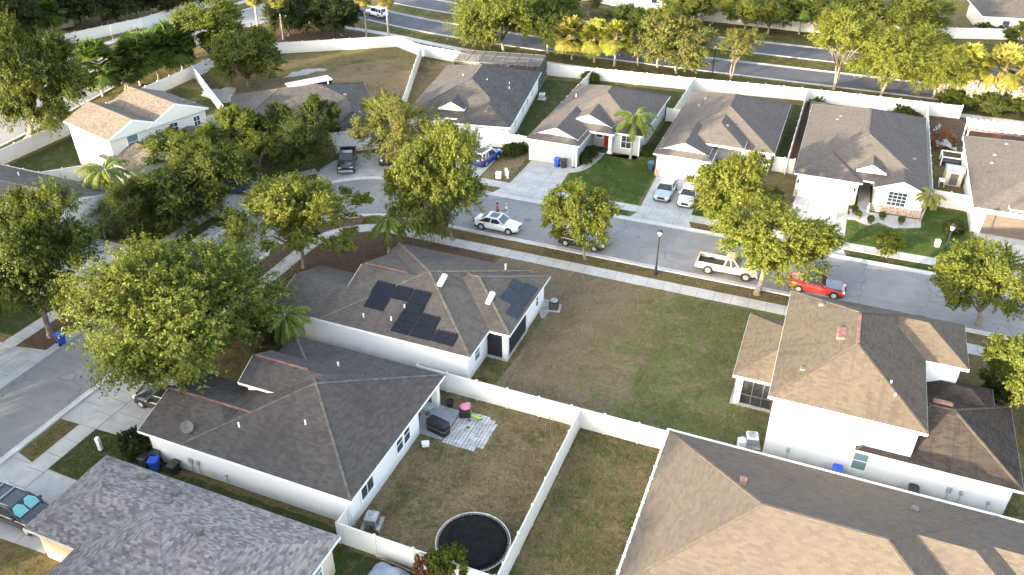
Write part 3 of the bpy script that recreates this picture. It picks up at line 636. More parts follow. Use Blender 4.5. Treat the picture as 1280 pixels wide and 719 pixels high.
# two-storey house (right)
H = House('two-storey white house with a stained tan roof and a lower brown garage roof', (6, 50), 0, 'rF', 'white', 'rF')
H.vol(.15, 9.6, 43.7, 57.1, 5.4, .47, 'y'); H.vol(5.5, 12.3, 51.5, 57.1, 5.39, .47, cap=False); H.vol(-2.5, 2.9, 48.4, 56.7, 2.8, .45, 'y', cap=False)
MR = H.roof; H.roof = MB(); H.vol(6, 15.6, 43.7, 52.0, 2.8, .42); H.vol(10, 14.4, 49.6, 52.9, 3.3, .5, cap=False); H.part('garage_roof', H.roof, 'rFshade', 'streaked lower roof with shade painted into its dark tone'); H.roof = MR
H.box(.55, 9.2, 44.1, 56.7, 5.35); H.box(9.2, 11.9, 51.9, 56.7, 5.35); H.box(9.2, 15.2, 44.1, 51.6, 2.75)
c = MB(); c.box(-2.2, -1.75, 48.75, 49.2, 0, 2.62); H.part('column', c, 'white'); c = MB(); c.box(-2.2, -1.8, 55.9, 56.3, 0, 2.62); H.part('column', c, 'white')
c = MB(); c.box(-1.75, .5, 48.9, 48.95, .05, 2.6); c.box(-2.05, -2, 49.2, 55.9, .05, 2.6); H.part('porch_screen', c, 'screen')
c = MB()
for x in (-1.75, -1.0, -.25, .45): c.box(x-.03, x+.03, 48.85, 48.9, .05, 2.6)
c.box(-1.75, .5, 48.84, 48.89, .9, .98); H.part('screen_frame', c, 'cage')
c = MB(); c.box(-2.4, .5, 48.6, 56.4, 0, .07); H.part('porch_slab', c, 'conc')
H.window('y-', 44.1, 6.5, .9, .85, 1.5, pane='lglass'); H.window('x-', .55, 46.3, 3.6, .9, 1.2); H.garage('x+', 15.2, 47.5, 4.8)
for x, z, ww, hh in ((2.1, .9, .22, .3), (11.9, .95, .3, .4), (12.6, 1.0, .22, .3), (14.2, .8, .18, .25)):
    m_ = MB(); H.onwall('y-', 44.12, x, z, ww, hh, 0, .14, m_); m_.tube([(x, 44.06, .0), (x, 44.06, z)], .025, 6); H.part('meter_box', m_, 'grill')
v = MB(); v.bar((4.87, 48.6, 7.66), (4.87, 52, 7.66), .2, .08); H.part('ridge_vent', v, 'vent')
v = MB(); v.rbox(3.6, 4.2, 49.2, 50.6, 7.0, 7.3, .06); H.part('roof_vent', v, 'vent'); v = MB(); v.rbox(10.2, 11.4, 48.2, 48.55, 4.48, 4.66, .06); H.part('roof_vent', v, 'vent')
H.vent(2.4, 54.2, 6.45, 1); H.vent(1.9, 46.3, 6.15, 1); H.vent(7.2, 46.5, 6.35); H.vent(7.5, 45.6, 6.1); H.vent(9.6, 47.8, 4.5)
H.finish()
# pale house with white garage and gabled entry
H = House('pale house with gabled entry, stone base and large gridded front window', (4.5, 96), 0, 'rE', 'pale', 'rE')
H.vol(-2.1, 11.2, 85.9, 107.2, 2.8, .4, 'y'); H.vol(-2.08, 4.8, 85.1, 100, 2.79, .4, 'y', cap=False); H.vol(5.9, 11.18, 84.6, 100, 2.78, .4, 'y', 'g', 'h', cap=False); H.vol(4.0, 6.9, 86.7, 93, 3.55, .5, 'y', 'g', 'g', cap=False)
H.box(-1.7, 4.5, 85.5, 100, 2.75); H.box(4.5, 6.2, 91.2, 106.8, 2.75); H.box(6.2, 10.8, 88.3, 106.7, 2.75); H.box(6.2, 10.9, 85., 88.4, 2.75); H.box(4.3, 6.6, 87.1, 92, 3.6, 2.75)
H.garage('y-', 85.5, 1.2, 4.9); H.window('y-', 85., 8.35, .95, 1.7, 1.5, 4, 4); H.door('y-', 91.2, 5.4, mat='garbrown')
c = MB(); c.box(6.15, 10.95, 84.88, 85., 0, .75); H.part('stone_base', c, 'stone'); c = MB(); c.box(-1.75, -1.3, 85.38, 85.5, 0, .75); H.part('stone_base', c, 'stone'); c = MB(); c.box(3.75, 4.55, 85.38, 85.5, 0, .75); H.part('stone_base', c, 'stone')
for x in (-1.5, 4.2):
    c = MB(); c.rbox(x-.08, x+.08, 85.35, 85.5, 1.6, 1.95, .03); H.part('wall_lamp', c, 'black')
H.window('y-', 86.72, 5.45, 3.45, .9, .25, 2, 1); H.vent(1.5, 100.2, 4.15, 1); H.vent(1.2, 99.2, 4.05, 1); H.vent(9.6, 92, 3.4, 1); H.finish()
# white house with two cars
H = House('white house with tan and grey gabled roof behind the silver and white cars', (-10.9, 96), 0, 'rE', 'white', 'rE')
H.vol(-17.2, -4.6, 89.3, 106.2, 2.8, .4, 'y'); H.vol(-17.18, -10.7, 84.5, 97, 2.79, .4, 'y', cap=False); H.vol(-16.7, -11.2, 85.5, 97, 3.02, .4, 'y', 'g', 'g', cap=False); H.vol(-14.4, -7.8, 88, 98, 3.4, .42, 'y', 'h', 'g', cap=False)
H.box(-16.8, -11.1, 84.9, 92, 2.75); H.box(-16.8, -8.6, 92, 105.8, 2.75); H.box(-11.1, -5, 92.2, 105.8, 2.75)
c = MB(); c.box(-5.4, -5., 89.7, 90.1, 0, 2.62); H.part('column', c, 'white'); c = MB(); c.box(-8.2, -7.8, 89.7, 90.1, 0, 2.62); H.part('column', c, 'white')
H.garage('y-', 84.9, -13.9, 4.8); c = MB(); c.box(-16.86, -16.3, 84.78, 84.9, 0, .8); H.part('stone_base', c, 'stone'); H.door('y-', 92.2, -7); H.window('y-', 92.2, -9.5, 1, 1.2, 1.2)
H.vent(-14.6, 101, 3.9, 1); H.vent(-14.9, 98.6, 3.8, 1); H.vent(-10.4, 91.5, 4.4, 1); H.finish()
# grey house with red door
H = House('grey house with red front door and white trimmed gables behind the palm tree', (-25.7, 94), 0, 'rE', 'grey', 'rE')
H.vol(-31.9, -19.5, 88.7, 103.3, 2.8, .4, 'y'); H.vol(-31.88, -25.4, 83.2, 97, 2.79, .4, 'y', cap=False); H.vol(-31.3, -25.9, 84.3, 97, 3.05, .4, 'y', 'g', 'g', cap=False); H.vol(-29.6, -22.6, 87.6, 99, 2.95, .42, 'y', cap=False); H.vol(-29, -23.2, 88.8, 99, 3.25, .42, 'y', 'g', 'g', cap=False)
H.box(-31.5, -25.8, 83.6, 92, 2.75); H.box(-31.5, -25.8, 92, 102.9, 2.75); H.box(-25.8, -23.2, 90.4, 102.9, 2.75); H.box(-23.2, -19.9, 89.3, 102.9, 2.75)
H.garage('y-', 83.6, -28.7, 4.8, 2.1, 'gargrey'); H.door('y-', 90.4, -24., mat='red'); H.window('y-', 90.4, -25.1, 1.2, .7, .9, 1, 1); H.window('y-', 89.3, -21.5, .8, 1.15, 1.5, 2, 2)
c = MB(); c.box(-23.5, -23.1, 88.7, 89.1, 0, 2.62); c.box(-25.8, -23.1, 88.7, 88.9, 2.35, 2.75); c.box(-23.6, -23., 88.6, 89.2, 0, .25); H.part('column', c, 'trim')
c = MB()
for x in (-31.5, -25.8, -19.9): c.box(x-.09, x+.09, (83.52 if x < -22 else 89.22), (83.6 if x < -22 else 89.3), 0, 2.6)
H.part('corner_trim', c, 'trim'); c = MB(); c.rbox(-28.95, -28.25, 84.2, 84.3, 3.3, 3.75, .04); H.part('gable_vent', c, 'trim')
H.vent(-30.2, 96.5, 3.55); H.finish()
# house with pool cage (turned 10 degrees)
H = House('white house with a dark grey roof and a pool cage behind', (-38., 84.9), R(10), 'rH', 'pale', 'rH')
H.vol(-10.4, 3.3, 1.5, 20.9, 2.8, .4, 'y'); H.vol(-3.6, 3.28, .0, 14, 2.79, .4, 'y', cap=False); H.vol(-10.38, -5.2, .4, 12, 2.78, .4, 'y', cap=False); H.vol(-6.3, -3., 2.5, 9, 3.6, .5, 'y', 'g', 'g', cap=False)
H.box(-3.2, 2.9, .4, 10, 2.75); H.box(-10, 2.9, 5, 20.5, 2.75); H.box(-10, -5.6, .8, 6, 2.75); H.box(-6, -3.4, 3.5, 6, 3.5, 2.4)
H.garage('y-', .4, -.2, 4.7); H.window('y-', .8, -8, .9, 1.2, 1.4); H.door('y-', 5., -4.5)
for y in (4.5, 9.5, 12.5, 16): H.window('x+', 2.9, y, 1., .6, 1.)
v = MB(); v.bar((-3.55, 15.5, 5.48), (-3.55, 20, 5.48), .4, .1); H.ridgevent((-3.55, 10.5, 5.5), (-3.55, 14.2, 5.5)); H.vent(-5.5, 11.5, 4.6); H.vent(-1.9, 10, 4.7); H.vent(.6, 12, 3.8); H.vent(.9, 10.5, 3.7); H.vent(-.8, 17.5, 4.4, 1)
H.finish(); HH = H
# pool cage: a thing of its own at the back of that house
cg = thing('pool_cage', 'screened pool cage with bronze frame behind the dark-roofed house', 'pool cage', (-38., 84.9, 0), R(10))
f = MB(); x0, x1, y0, y1, zt = -9.5, 2.9, 21.1, 27.4, 3.1
for i in range(8):
    x = x0+(x1-x0)*i/7
    f.bar((x, y1, 0), (x, y1, 2.7), .08, .08); f.bar((x, y1, 2.7), (x, y1-1.2, zt+.4), .08, .08); f.bar((x, y1-1.2, zt+.4), (x, y0, zt+.4), .08, .08); f.bar((x, y0, zt+.4), (x, y0, 2.6), .08, .08)
for yy, zz in ((y1, 2.7), (y1-1.2, zt+.4), ((y0+y1)/2, zt+.4), (y0, zt+.4), (y1, 1.)): f.bar((x0, yy, zz), (x1, yy, zz), .08, .08)
for xx in (x0, x1):
    for yy in (y0, (y0+y1)/2): f.bar((xx, yy, 0), (xx, yy, zt+.4), .08, .08)
    f.bar((xx, y0, 1.), (xx, y1, 1.), .08, .08)
f.build('frame', 'cage', cg)
f = MB(); f.box(x0, x1, y0+.02, y1-1.2, zt+.40, zt+.405); f.box(x1-.005, x1, y0, y1, .1, zt+.2); f.box(x0, x0+.005, y0, y1, .1, zt+.2); f.box(x0, x1, y1-.005, y1, .1, 2.7); f.build('screen', 'cagemesh', cg)
f = MB(); f.box(x0, x1, y0, y1, .0, .03); f.build('deck', 'pave', cg)
f = MB(); f.rbox(-7.5, .5, 22.6, 26.2, .02, .06, .02); f.build('pool_water', mat_plain('pool_water', (.03, .1, .12), .1, .1), cg)
# dark-roofed house by the bare yard (turned 40 degrees)
H = House('low house with a dark roof half hidden behind trees, black pickup in front', (-52.3, 79), R(39), 'rH', 'cream', 'rH')
H.vol(-3, 3.2, -1.4, 10, 2.8, .38, 'y'); H.vol(-14, 3.4, 3., 15.2, 2.79, .38); H.vol(-11.5, -6.6, .8, 8, 2.78, .45, 'y', 'g', 'h', cap=False)
H.box(-2.6, 2.8, -1., 8, 2.75); H.box(-13.6, 3, 3.4, 14.8, 2.75); H.box(-11, -7, 1.4, 5, 2.75); H.garage('y-', -1., .1, 4.6); H.window('y-', 1.4, -9, .9, 1.3, 1.4, 2, 2); H.door('y-', 3.4, -4.5)
H.ridgevent((-7.8, 9.1, 5.1), (-3., 9.1, 5.1)); H.vent(0, 7., 4.2, 1); H.vent(-1.6, 11.5, 4.3); H.finish()
# two-storey tan and grey roofed house upper left
H = House('two-storey cream house with a tan and grey two-gabled roof', (-71.1, 60.1), R(-15.6), 'rA', 'cream', 'rA')
H.vol(-9.2, 0, 0, 6.6, 5.3, .42, 'x', 'g', 'g', cap=False); H.vol(-9.2, .02, 4.6, 12.6, 5.28, .42, 'x', 'g', 'g', cap=False)
H.vol(-3, 5., -.2, 6, 2.8, .45, 'x', 'h', 'g', cap=False); H.vol(-1, 2.2, 5.5, 12.7, 2.79, .4, 'x', 'h', 'h', cap=False)
H.box(-8.9, -.3, .3, 12.3, 5.25); H.box(-.3, 4.6, .2, 5.6, 2.75); H.box(-.3, 1., 5.6, 12.2, 2.4)
H.window('x+', -.3, 2.9, 3.4, 1.25, 1.5, pane='lglass'); H.window('x+', -.3, 8., 3.7, 1., 1., 2); H.window('x+', -.3, 11., 3.5, .8, 1.1, 2); H.garage('x+', 4.6, 2.9, 4.5); H.vent(-2.5, 8, 6.6, 1); H.vent(-2.3, 11, 6.0, 1); H.vent(-1, 11.6, 5.8, 1); H.finish()
# multicoloured roof bottom left
H = House('house with a speckled multicolour shingle roof at the bottom left', (-30, 20), 0, 'rM', 'beige', 'rM')
H.vol(-38., -27, 19.1, 25.4, 2.8, .4, cap=False); H.vol(-34.1, -24.2, 15.8, 25.41, 2.79, .42, cap=False); H.vol(-31, -20.8, 16, 25.42, 2.78, .4, cap=False); H.vol(-34.1, -27.3, 8, 20.4, 2.77, .42, 'y', cap=False)
H.box(-37.6, -34, 19.5, 25, 2.75); H.box(-34, -21.2, 16.4, 25, 2.75); H.box(-33.7, -27.7, 8.4, 18, 2.75); H.garage('x-', -37.6, 22.3, 4.6); H.window('x+', -21.2, 23.4, 1., .8, 1.2, pane='lglass'); H.window('x-', -33.7, 15, 1, 1.2, 1.3)
H.vent(-31.2, 24.2, 3.35, 1); H.vent(-30.8, 23.2, 3.75, 1); H.vent(-34., 24.5, 3.2, 1); H.vent(-27.2, 21.7, 4.5, 1); H.finish()
# right edge house with brown garage door
H = House('house with a tan roof and brown garage door at the right edge', (21, 93), 0, 'rE', 'pale', 'rE')
H.vol(15.1, 27.6, 83.5, 103, 2.8, .4, 'y'); H.vol(18.2, 24.2, 83.48, 97, 3.2, .45, 'y', 'h', 'h', cap=False); H.vol(22.5, 30, 100, 105.5, 2.6, .25, cap=False)
H.box(15.5, 27.2, 83.9, 102.6, 2.75); H.garage('y-', 83.9, 18.8, 4.8, 2.2, 'garbrown'); H.box(22.9, 29.6, 102.6, 105.1, 2.55); H.window('y-', 83.9, 24.5, 1, 1.2, 1.4); H.vent(17.6, 95.5, 3.8, 1); H.vent(18.8, 98, 4.25, 1); H.vent(17.2, 93.5, 3.65, 1); H.finish()
# left edge dark roof
H = House('house with a long dark roof at the left edge above the tree', (-75, 49.5), 0, 'rH', 'cream', 'capd')
H.vol(-90, -64.6, 44, 55, 2.8, .34, 'x', 'h', 'g'); H.box(-89.6, -65, 44.4, 54.6, 2.75); H.garage('x+', -65, 47, 4.8); H.window('y+', 54.6, -70, 1, 1.2, 1.2); H.vent(-76, 52.5, 3.7); H.finish()
# far houses
for org, rot, rf, wl, lab, a, b in [((28, 168), R(8), 'rH', 'pinkish', 'far house with pinkish walls and grey roof at the top right', 16, 12), ((-34, 162), R(-12), 'rH', 'pale', 'far pale house beyond the parkway at the top centre', 13, 11), ((2, 166), R(3), 'rE', 'pinkish', 'far house hidden behind trees at the top, left of the pinkish one', 13, 11), ((-54, 168), R(-14), 'rE', 'cream', 'far cream house furthest left beyond the parkway', 13, 11), ((-134, 104), R(-20), 'rH', 'cream', 'far house behind the palms at the top left corner', 14, 11)]:
    H = House(lab, org, rot, rf, wl, rf); H.vol(-a/2, a/2, -b/2, b/2, 2.9, .38); H.box(-a/2+.4, a/2-.4, -b/2+.4, b/2-.4, 2.85)
    for x in (-a/4, 0.5, a/3): H.window('y-', -b/2+.4, x, .9, 1.1, 1.4)
    H.finish()
# ------------------------------------------------------------------ trees
def np_quads(name, V, mat):
    """V: (n,4,3) array of leaf quads"""
    n = len(V); me = bpy.data.meshes.new(name); me.vertices.add(n*4); me.vertices.foreach_set('co', V.reshape(-1).astype(np.float32))
    me.loops.add(n*4); me.loops.foreach_set('vertex_index', np.arange(n*4, dtype=np.int32))
    me.polygons.add(n); me.polygons.foreach_set('loop_start', np.arange(0, n*4, 4, dtype=np.int32)); me.polygons.foreach_set('loop_total', np.full(n, 4, dtype=np.int32))
    me.materials.append(MT[mat]); me.update(calc_edges=True); return me
def leaf_quads(P, N, size, rng, el=.55):
    n = len(P); N = N+rng.normal(0, .55, (n,3)); N /= np.linalg.norm(N, axis=1)[:,None]
    t = rng.normal(0, 1, (n,3)); t -= (t*N).sum(1)[:,None]*N; t /= np.linalg.norm(t, axis=1)[:,None]; b = np.cross(N, t)
    s = size*rng.uniform(.6, 1.35, n)[:,None]; a = t*s; c = b*s*el; k = N*s*.18
    return np.stack([P-a-k, P-c*1.0+k*.5, P+a-k, P+c*1.0+k*.5], 1)
def crown(seed, Rr, Rz, ncl, nleaf, leaf, open_=.5, vase=False, name='crown', dense=False):
    """lobes (main limbs) -> clumps on each lobe -> short sprays of leaves, so the outline is uneven and the sky shows between"""
    rng = np.random.default_rng(seed); S = np.array([Rr, Rr, Rz]); C = []; nl = 7+int(3*open_)
    lobes = []
    for i in range(nl):
        az = 2.4*i+rng.uniform(-.4, .4); up = (i+.5)/nl*(1.35 if vase else 1.7)-(.42 if vase else .78); h = math.sqrt(max(0, 1-up*up))
        k = rng.uniform(.5, .7); lobes.append((np.array([math.cos(az)*h, math.sin(az)*h, up])*k*(.75 if vase and up < 0 else 1), rng.uniform(.36, .54)))
    lobes.append((np.array([0, 0, .25]), .5))
    while len(C) < ncl:
        if dense:
            d = rng.normal(0, 1, 3); d /= np.linalg.norm(d); C.append(d*rng.uniform(.55, .92)*S*(1-.25*max(0, d[2]))); continue
        c, r = lobes[rng.integers(len(lobes))]; d = rng.normal(0, 1, 3); d /= np.linalg.norm(d)
        if d[2] < -.5: continue
        C.append((c+d*r*rng.uniform(.55, 1.05))*S)
    C = np.array(C); P, N = [], []; per = nleaf//ncl
    for c in C:
        rc = Rr*rng.uniform(.085, .19)*(1.1-.2*open_); o = c/S; o /= np.linalg.norm(o)+1e-6
        ns = max(4, int(per/26*rng.uniform(.6, 1.4)))
        for j in range(ns):
            q = rng.normal(0, 1, 3); q /= np.linalg.norm(q); q[2] *= .7
            s0 = c+q*rc*rng.uniform(.3, 1.); dr = q*.6+o*.7+np.array([0, 0, .15]); dr /= np.linalg.norm(dr); L = rc*rng.uniform(.7, 1.7)
            m = int(26*rng.uniform(.7, 1.3)); t = rng.uniform(0, 1, m); wdt = .14*rc*(1.3-t)[:,None]
            P.append(s0+dr*(t*L)[:,None]+rng.normal(0, 1, (m, 3))*wdt+np.array([0, 0, -.12*rc])*(t**2)[:,None]); N.append(np.tile(q*.5+o*.5+np.array([0, 0, .6]), (m, 1)))
    P = np.concatenate(P); N = np.concatenate(N)
    return np_quads(name, leaf_quads(P, N, leaf, rng), 'oak'), C
PROTO = {'L0': (crown(1, 7.5, 4.2, 210, 150000, .11, .3), 7.5, 4.2), 'L1': (crown(2, 6, 4.6, 175, 115000, .105, .35), 6, 4.6),
         'M0': (crown(3, 4.5, 4, 125, 76000, .098, .4), 4.5, 4.), 'M1': (crown(4, 4.5, 4, 105, 62000, .098, .5), 4.5, 4.), 'M2': (crown(9, 4.8, 4, 90, 42000, .085, .8), 4.8, 4.),
         'S0': (crown(5, 2.8, 2.8, 85, 44000, .08, .4), 2.8, 2.8), 'S1': (crown(6, 2.8, 2.8, 66, 28000, .078, .6), 2.8, 2.8), 'F0': (crown(7, 5, 4, 180, 95000, .08, .2), 5, 4.), 'V0': (crown(8, 4, 4, 120, 42000, .085, .9, True), 4, 4.),
         'T0': (crown(10, 1.1, 1.1, 150, 22000, .06, .0, dense=True), 1.1, 1.1), 'X0': (crown(11, 1.2, .8, 70, 12000, .075, .2), 1.2, .8)}
LEAFCOL = {'green': (.076, .1, .02), 'olive': (.112, .138, .026), 'dark': (.036, .05, .016), 'yellow': (.142, .165, .03), 'bright': (.095, .125, .018), 'pale': (.14, .148, .045), 'red': (.2, .1, .045), 'mid': (.06, .082, .018)}
def tree(label, base, c, Rr, Rz, proto='M0', col='green', cat='tree', trunk=.2, forks=1, name='tree', group=None, limbs=6):
    (me, C), pr, pz = PROTO[proto]
    root = thing(name, label, cat, (base[0], base[1], 0), group=group)
    o = bpy.data.objects.new('crown', me); COL.objects.link(o); o.parent = root
    off = Vector((c[0]-base[0], c[1]-base[1], c[2])); rz = rnd.uniform(0, 6.28); sc = (Rr/pr, Rr/pr, Rz/pz)
    o.location = off; o.rotation_euler = (0, 0, rz); o.scale = sc; o.color = (*LEAFCOL[col], 1)
    M = Matrix.Translation(off) @ Matrix.Rotation(rz, 4, 'Z') @ Matrix.Diagonal((*sc, 1))
    mb = MB(); fork = Vector((off.x*.35, off.y*.35, max(.5, (c[2]-Rz*.75)*.8)))
    for k in range(forks):
        a = 6.28*k/max(1, forks)+.4; b0 = Vector((math.cos(a)*trunk*.9, math.sin(a)*trunk*.9, -.05)) if forks > 1 else Vector((0,0,-.05))
        fk = fork+(Vector((math.cos(a), math.sin(a), .3))*trunk*3 if forks > 1 else Vector())
        mb.tube([b0, b0.lerp(fk, .12)+Vector((0,0,.0)), b0.lerp(fk, .55)+Vector((rnd.uniform(-.1,.1), rnd.uniform(-.1,.1), 0)), fk], [trunk*1.45, trunk*1.05, trunk*.9, trunk*.8], 9)
        sel = rnd.sample(range(len(C)), min(limbs, len(C)))
        for i in sel:
            e = M @ Vector(C[i]); mid = fk.lerp(e, .5)+Vector((0, 0, .12*(e-fk).length))
            mb.tube([fk-Vector((0,0,.1)), mid, e], [trunk*.55, trunk*.34, trunk*.1], 6)
    mb.build('trunk', 'bark', root, True)
    return root
T = tree
T('large spreading yellow-green oak left of the brown-roofed house, its crown over the street', (-41.6, 36.4), (-41.2, 36.6, 6.2), 7.4, 3.9, 'L0', 'olive', trunk=.3, limbs=12)
T('yellow-green oak at the bend of the street, above the red mulch bed', (-42.2, 52.9), (-42., 52.9, 5.5), 5.4, 3.9, 'M1', 'yellow', limbs=9)
T('tall two-toned oak beside the white sedan with two people', (-31.7, 62.9), (-33.1, 62.3, 5.7), 4.7, 5.3, 'L1', 'olive', limbs=9)
T('round oak on the verge beside the bare lot, near the lamp post', (-18.5, 64.3), (-19.3, 64.6, 4.1), 3.3, 3.5, 'M0', 'olive', trunk=.15)
T('yellow-green oak right of the two cars in the drive', (-7.6, 74.7), (-6.9, 74.9, 4.7), 3.9, 3.8, 'M1', 'yellow')
T('broad yellow-green oak between the tan pickup and the red convertible', (-2.6, 64.2), (-2., 64.6, 5.3), 4.8, 3.3, 'M0', 'yellow', trunk=.26)
T('pale olive tree between the black pickup and the pool cage house', (-44.6, 75.6), (-44.7, 75.4, 4.7), 4.3, 4.5, 'M2', 'pale', trunk=.14, limbs=10)
T('small dark green tree left of the pale olive tree, by the dark roof', (-49.2, 80.5), (-49., 80.6, 4.4), 2.4, 2.8, 'S0', 'green')
T('dark tree just left of the black pickup', (-55.5, 75.0), (-54.8, 75.3, 4.3), 2.7, 3.0, 'S0', 'mid'); T('dark tree against the cream wall of the dark-roofed house', (-60.6, 74.2), (-60.0, 74.5, 3.5), 2.4, 2.9, 'S0', 'green')
T('feathery dark green tree in front of the black pickup', (-54.4, 69.4), (-53.4, 69.7, 3.6), 3.3, 3.1, 'F0', 'mid')
T('yellow-green tree hiding the ground floor of the two-storey cream house', (-64.9, 63.9), (-64.6, 64.2, 2.9), 5.2, 3.0, 'M0', 'olive', limbs=8)
T('bright green tree right of the two-storey cream house', (-62.4, 70.2), (-62., 70.3, 3.8), 3.3, 3.5, 'M1', 'bright'); T('dark feathery tree over the sidewalk at the left bend', (-58.6, 55.9), (-58.3, 55.8, 3.2), 4.7, 3.2, 'F0', 'mid', limbs=8)
T('tree with a pale sunlit trunk on the grass verge at the left bend', (-55.6, 58.2), (-56.2, 58.9, 5.2), 3.6, 3.0, 'M0', 'green', trunk=.2); T('dark tree left of the left bend, behind the small palm', (-61.6, 52.), (-60.9, 52.2, 3.1), 2.9, 3.1, 'F0', 'mid')
T('low green tree by the mouth of the driveway at the bend', (-57.5, 66.5), (-57., 66.6, 3.4), 2.8, 2.2, 'S1', 'bright')
T('very large dark oak with yellow lit edges at the upper left', (-91.3, 65.8), (-88.5, 67.1, 7.4), 6.2, 6.2, 'L1', 'green', trunk=.35, limbs=12)
T('large oak on the verge at the left edge, with a blue bin at its foot', (-55.4, 36.1), (-55.2, 36.6, 7.), 4.9, 4.7, 'L1', 'green', trunk=.24, limbs=9)
T('broad oak with a sunlit yellow crown at the top left', (-90.1, 98.4), (-89.2, 98.8, 5.4), 5.7, 4.4, 'M0', 'olive', limbs=8); T('round dark green tree inside the bare yard fence', (-78.2, 92.2), (-77.6, 92.3, 4.4), 5.2, 4.2, 'M0', 'green', limbs=8)
T('dark dense tree behind the back fence, left of the pair', (-87.7, 115.6), (-86.6, 116.0, 3.6), 4.4, 3.9, 'M0', 'dark'); T('dark dense tree behind the back fence, right of the pair, beside the pale palms', (-79.3, 119.2), (-80., 118.7, 3.6), 4.9, 3.7, 'M0', 'dark'); T('dark dense tree behind the back fence, furthest back of the group', (-87, 121), (-87, 121, 4), 4.4, 4.2, 'M0', 'dark')
T('broad yellow-green oak by the parkway at the top centre', (-50.5, 121.4), (-51.2, 121.2, 5.4), 7.2, 4.2, 'L0', 'olive', trunk=.26, limbs=9); T('oak merging with the broad one at the top centre, on its right', (-43.5, 123.), (-44, 123, 4.7), 4., 3.6, 'M1', 'mid')
T('thin dark tree right of the three yellow fan palms', (-28.6, 122.4), (-28.8, 122.4, 4.3), 2.8, 3.3, 'S1', 'mid', trunk=.12); T('olive oak behind the back fence above the roof with two cars below', (-22.3, 120.9), (-23.0, 120.7, 4.7), 5.5, 4.1, 'M1', 'pale', limbs=9)
T('small pale vase-shaped tree standing alone by the parkway', (-14.3, 121.4), (-14., 121.6, 4.9), 2.9, 2.9, 'V0', 'pale', trunk=.1, forks=4, limbs=5)
T('tall vase-shaped tree with several pale stems behind the back fence', (.1, 122.2), (-.2, 122.4, 7.6), 4.6, 4.6, 'V0', 'yellow', trunk=.12, forks=4, limbs=7); T('wide feathery yellow-green tree behind the pale house', (6.3, 121.9), (7.2, 122.4, 5.4), 6.6, 4., 'F0', 'yellow', limbs=9)
T('dark and yellow oak over the street at the right edge', (15.2, 66.4), (14.6, 66.3, 4.3), 3.7, 3.5, 'M0', 'olive'); T('yellow-green tree at the right edge beside the two-storey house', (17.6, 54.2), (16.9, 54.2, 4.3), 3.0, 3.2, 'S0', 'olive')
T('small round clipped tree on the verge in front of the pale house', (7.9, 75.2), (7.8, 75.3, 1.75), 1.25, 1.3, 'T0', 'yellow', trunk=.07, limbs=3)
T('small leafy tree growing beside the trampoline at the bottom edge', (-14.7, 26.5), (-14.6, 26.6, 2.), 1.15, .9, 'X0', 'bright', trunk=.05)
T('orange and yellow shrub left of the small tree at the bottom edge', (-15.7, 26.2), (-15.7, 26.2, 1.5), .9, .8, 'X0', 'red', 'shrub', trunk=.04, name='shrub')
for lab, b, c, r, z, pr, col in [('yellow-lit tree by the far fence right of the far pale house', (-26, 148), (-26.4, 147.9, 3.6), 4.8, 2.8, 'M0', 'olive'), ('yellow-green tree by the far fence at the top, second right of the far pale house', (-16.4, 147.5), (-16.1, 147.6, 3.6), 4.4, 2.8, 'M0', 'olive'),
    ('wide dark tree by the far fence at the top right', (11.8, 152.4), (10.2, 152., 4.2), 5.4, 3., 'L1', 'olive'), ('tree by the far fence left of the wide dark one', (4., 150), (3.1, 150., 4.4), 4.4, 2.8, 'M1', 'olive'), ('small tree at the top right corner', (26.8, 152), (26.0, 152, 2.9), 2.4, 2.4, 'S0', 'green'),
    ('tree beyond the parkway above the three yellow fan palms', (-44.3, 146.8), (-44.4, 146.8, 3.), 3., 2.4, 'S1', 'mid'), ('tree beyond the parkway at the left of the far pale house', (-50, 147), (-50.5, 146.8, 3.2), 3., 2.6, 'S1', 'mid'),
    ('dark oak over the pale fence across the side road', (-119.5, 108), (-119.8, 108., 4.6), 6.2, 3.8, 'L1', 'dark'), ('dark oak at the top edge left of the sunlit oak', (-116, 117), (-116, 117., 4.), 5., 3.6, 'M0', 'dark'), ('dark oak behind the palms at the top left corner', (-127, 100), (-127., 100., 5), 6.5, 4.4, 'L0', 'dark'),
    ('olive tree in the parkway median behind the three yellow fan palms', (-33., 133), (-33., 133, 3.6), 3.8, 3., 'M1', 'mid'), ('dense tree at the top edge right of centre', (-8, 156), (-8, 156, 4), 4.6, 3., 'M0', 'olive'), ('dense tree at the top edge in front of the far house', (-20, 158), (-20, 158, 4.5), 5., 3.4, 'M0', 'mid')]:
    T(lab, b, c, r, z, pr, col)
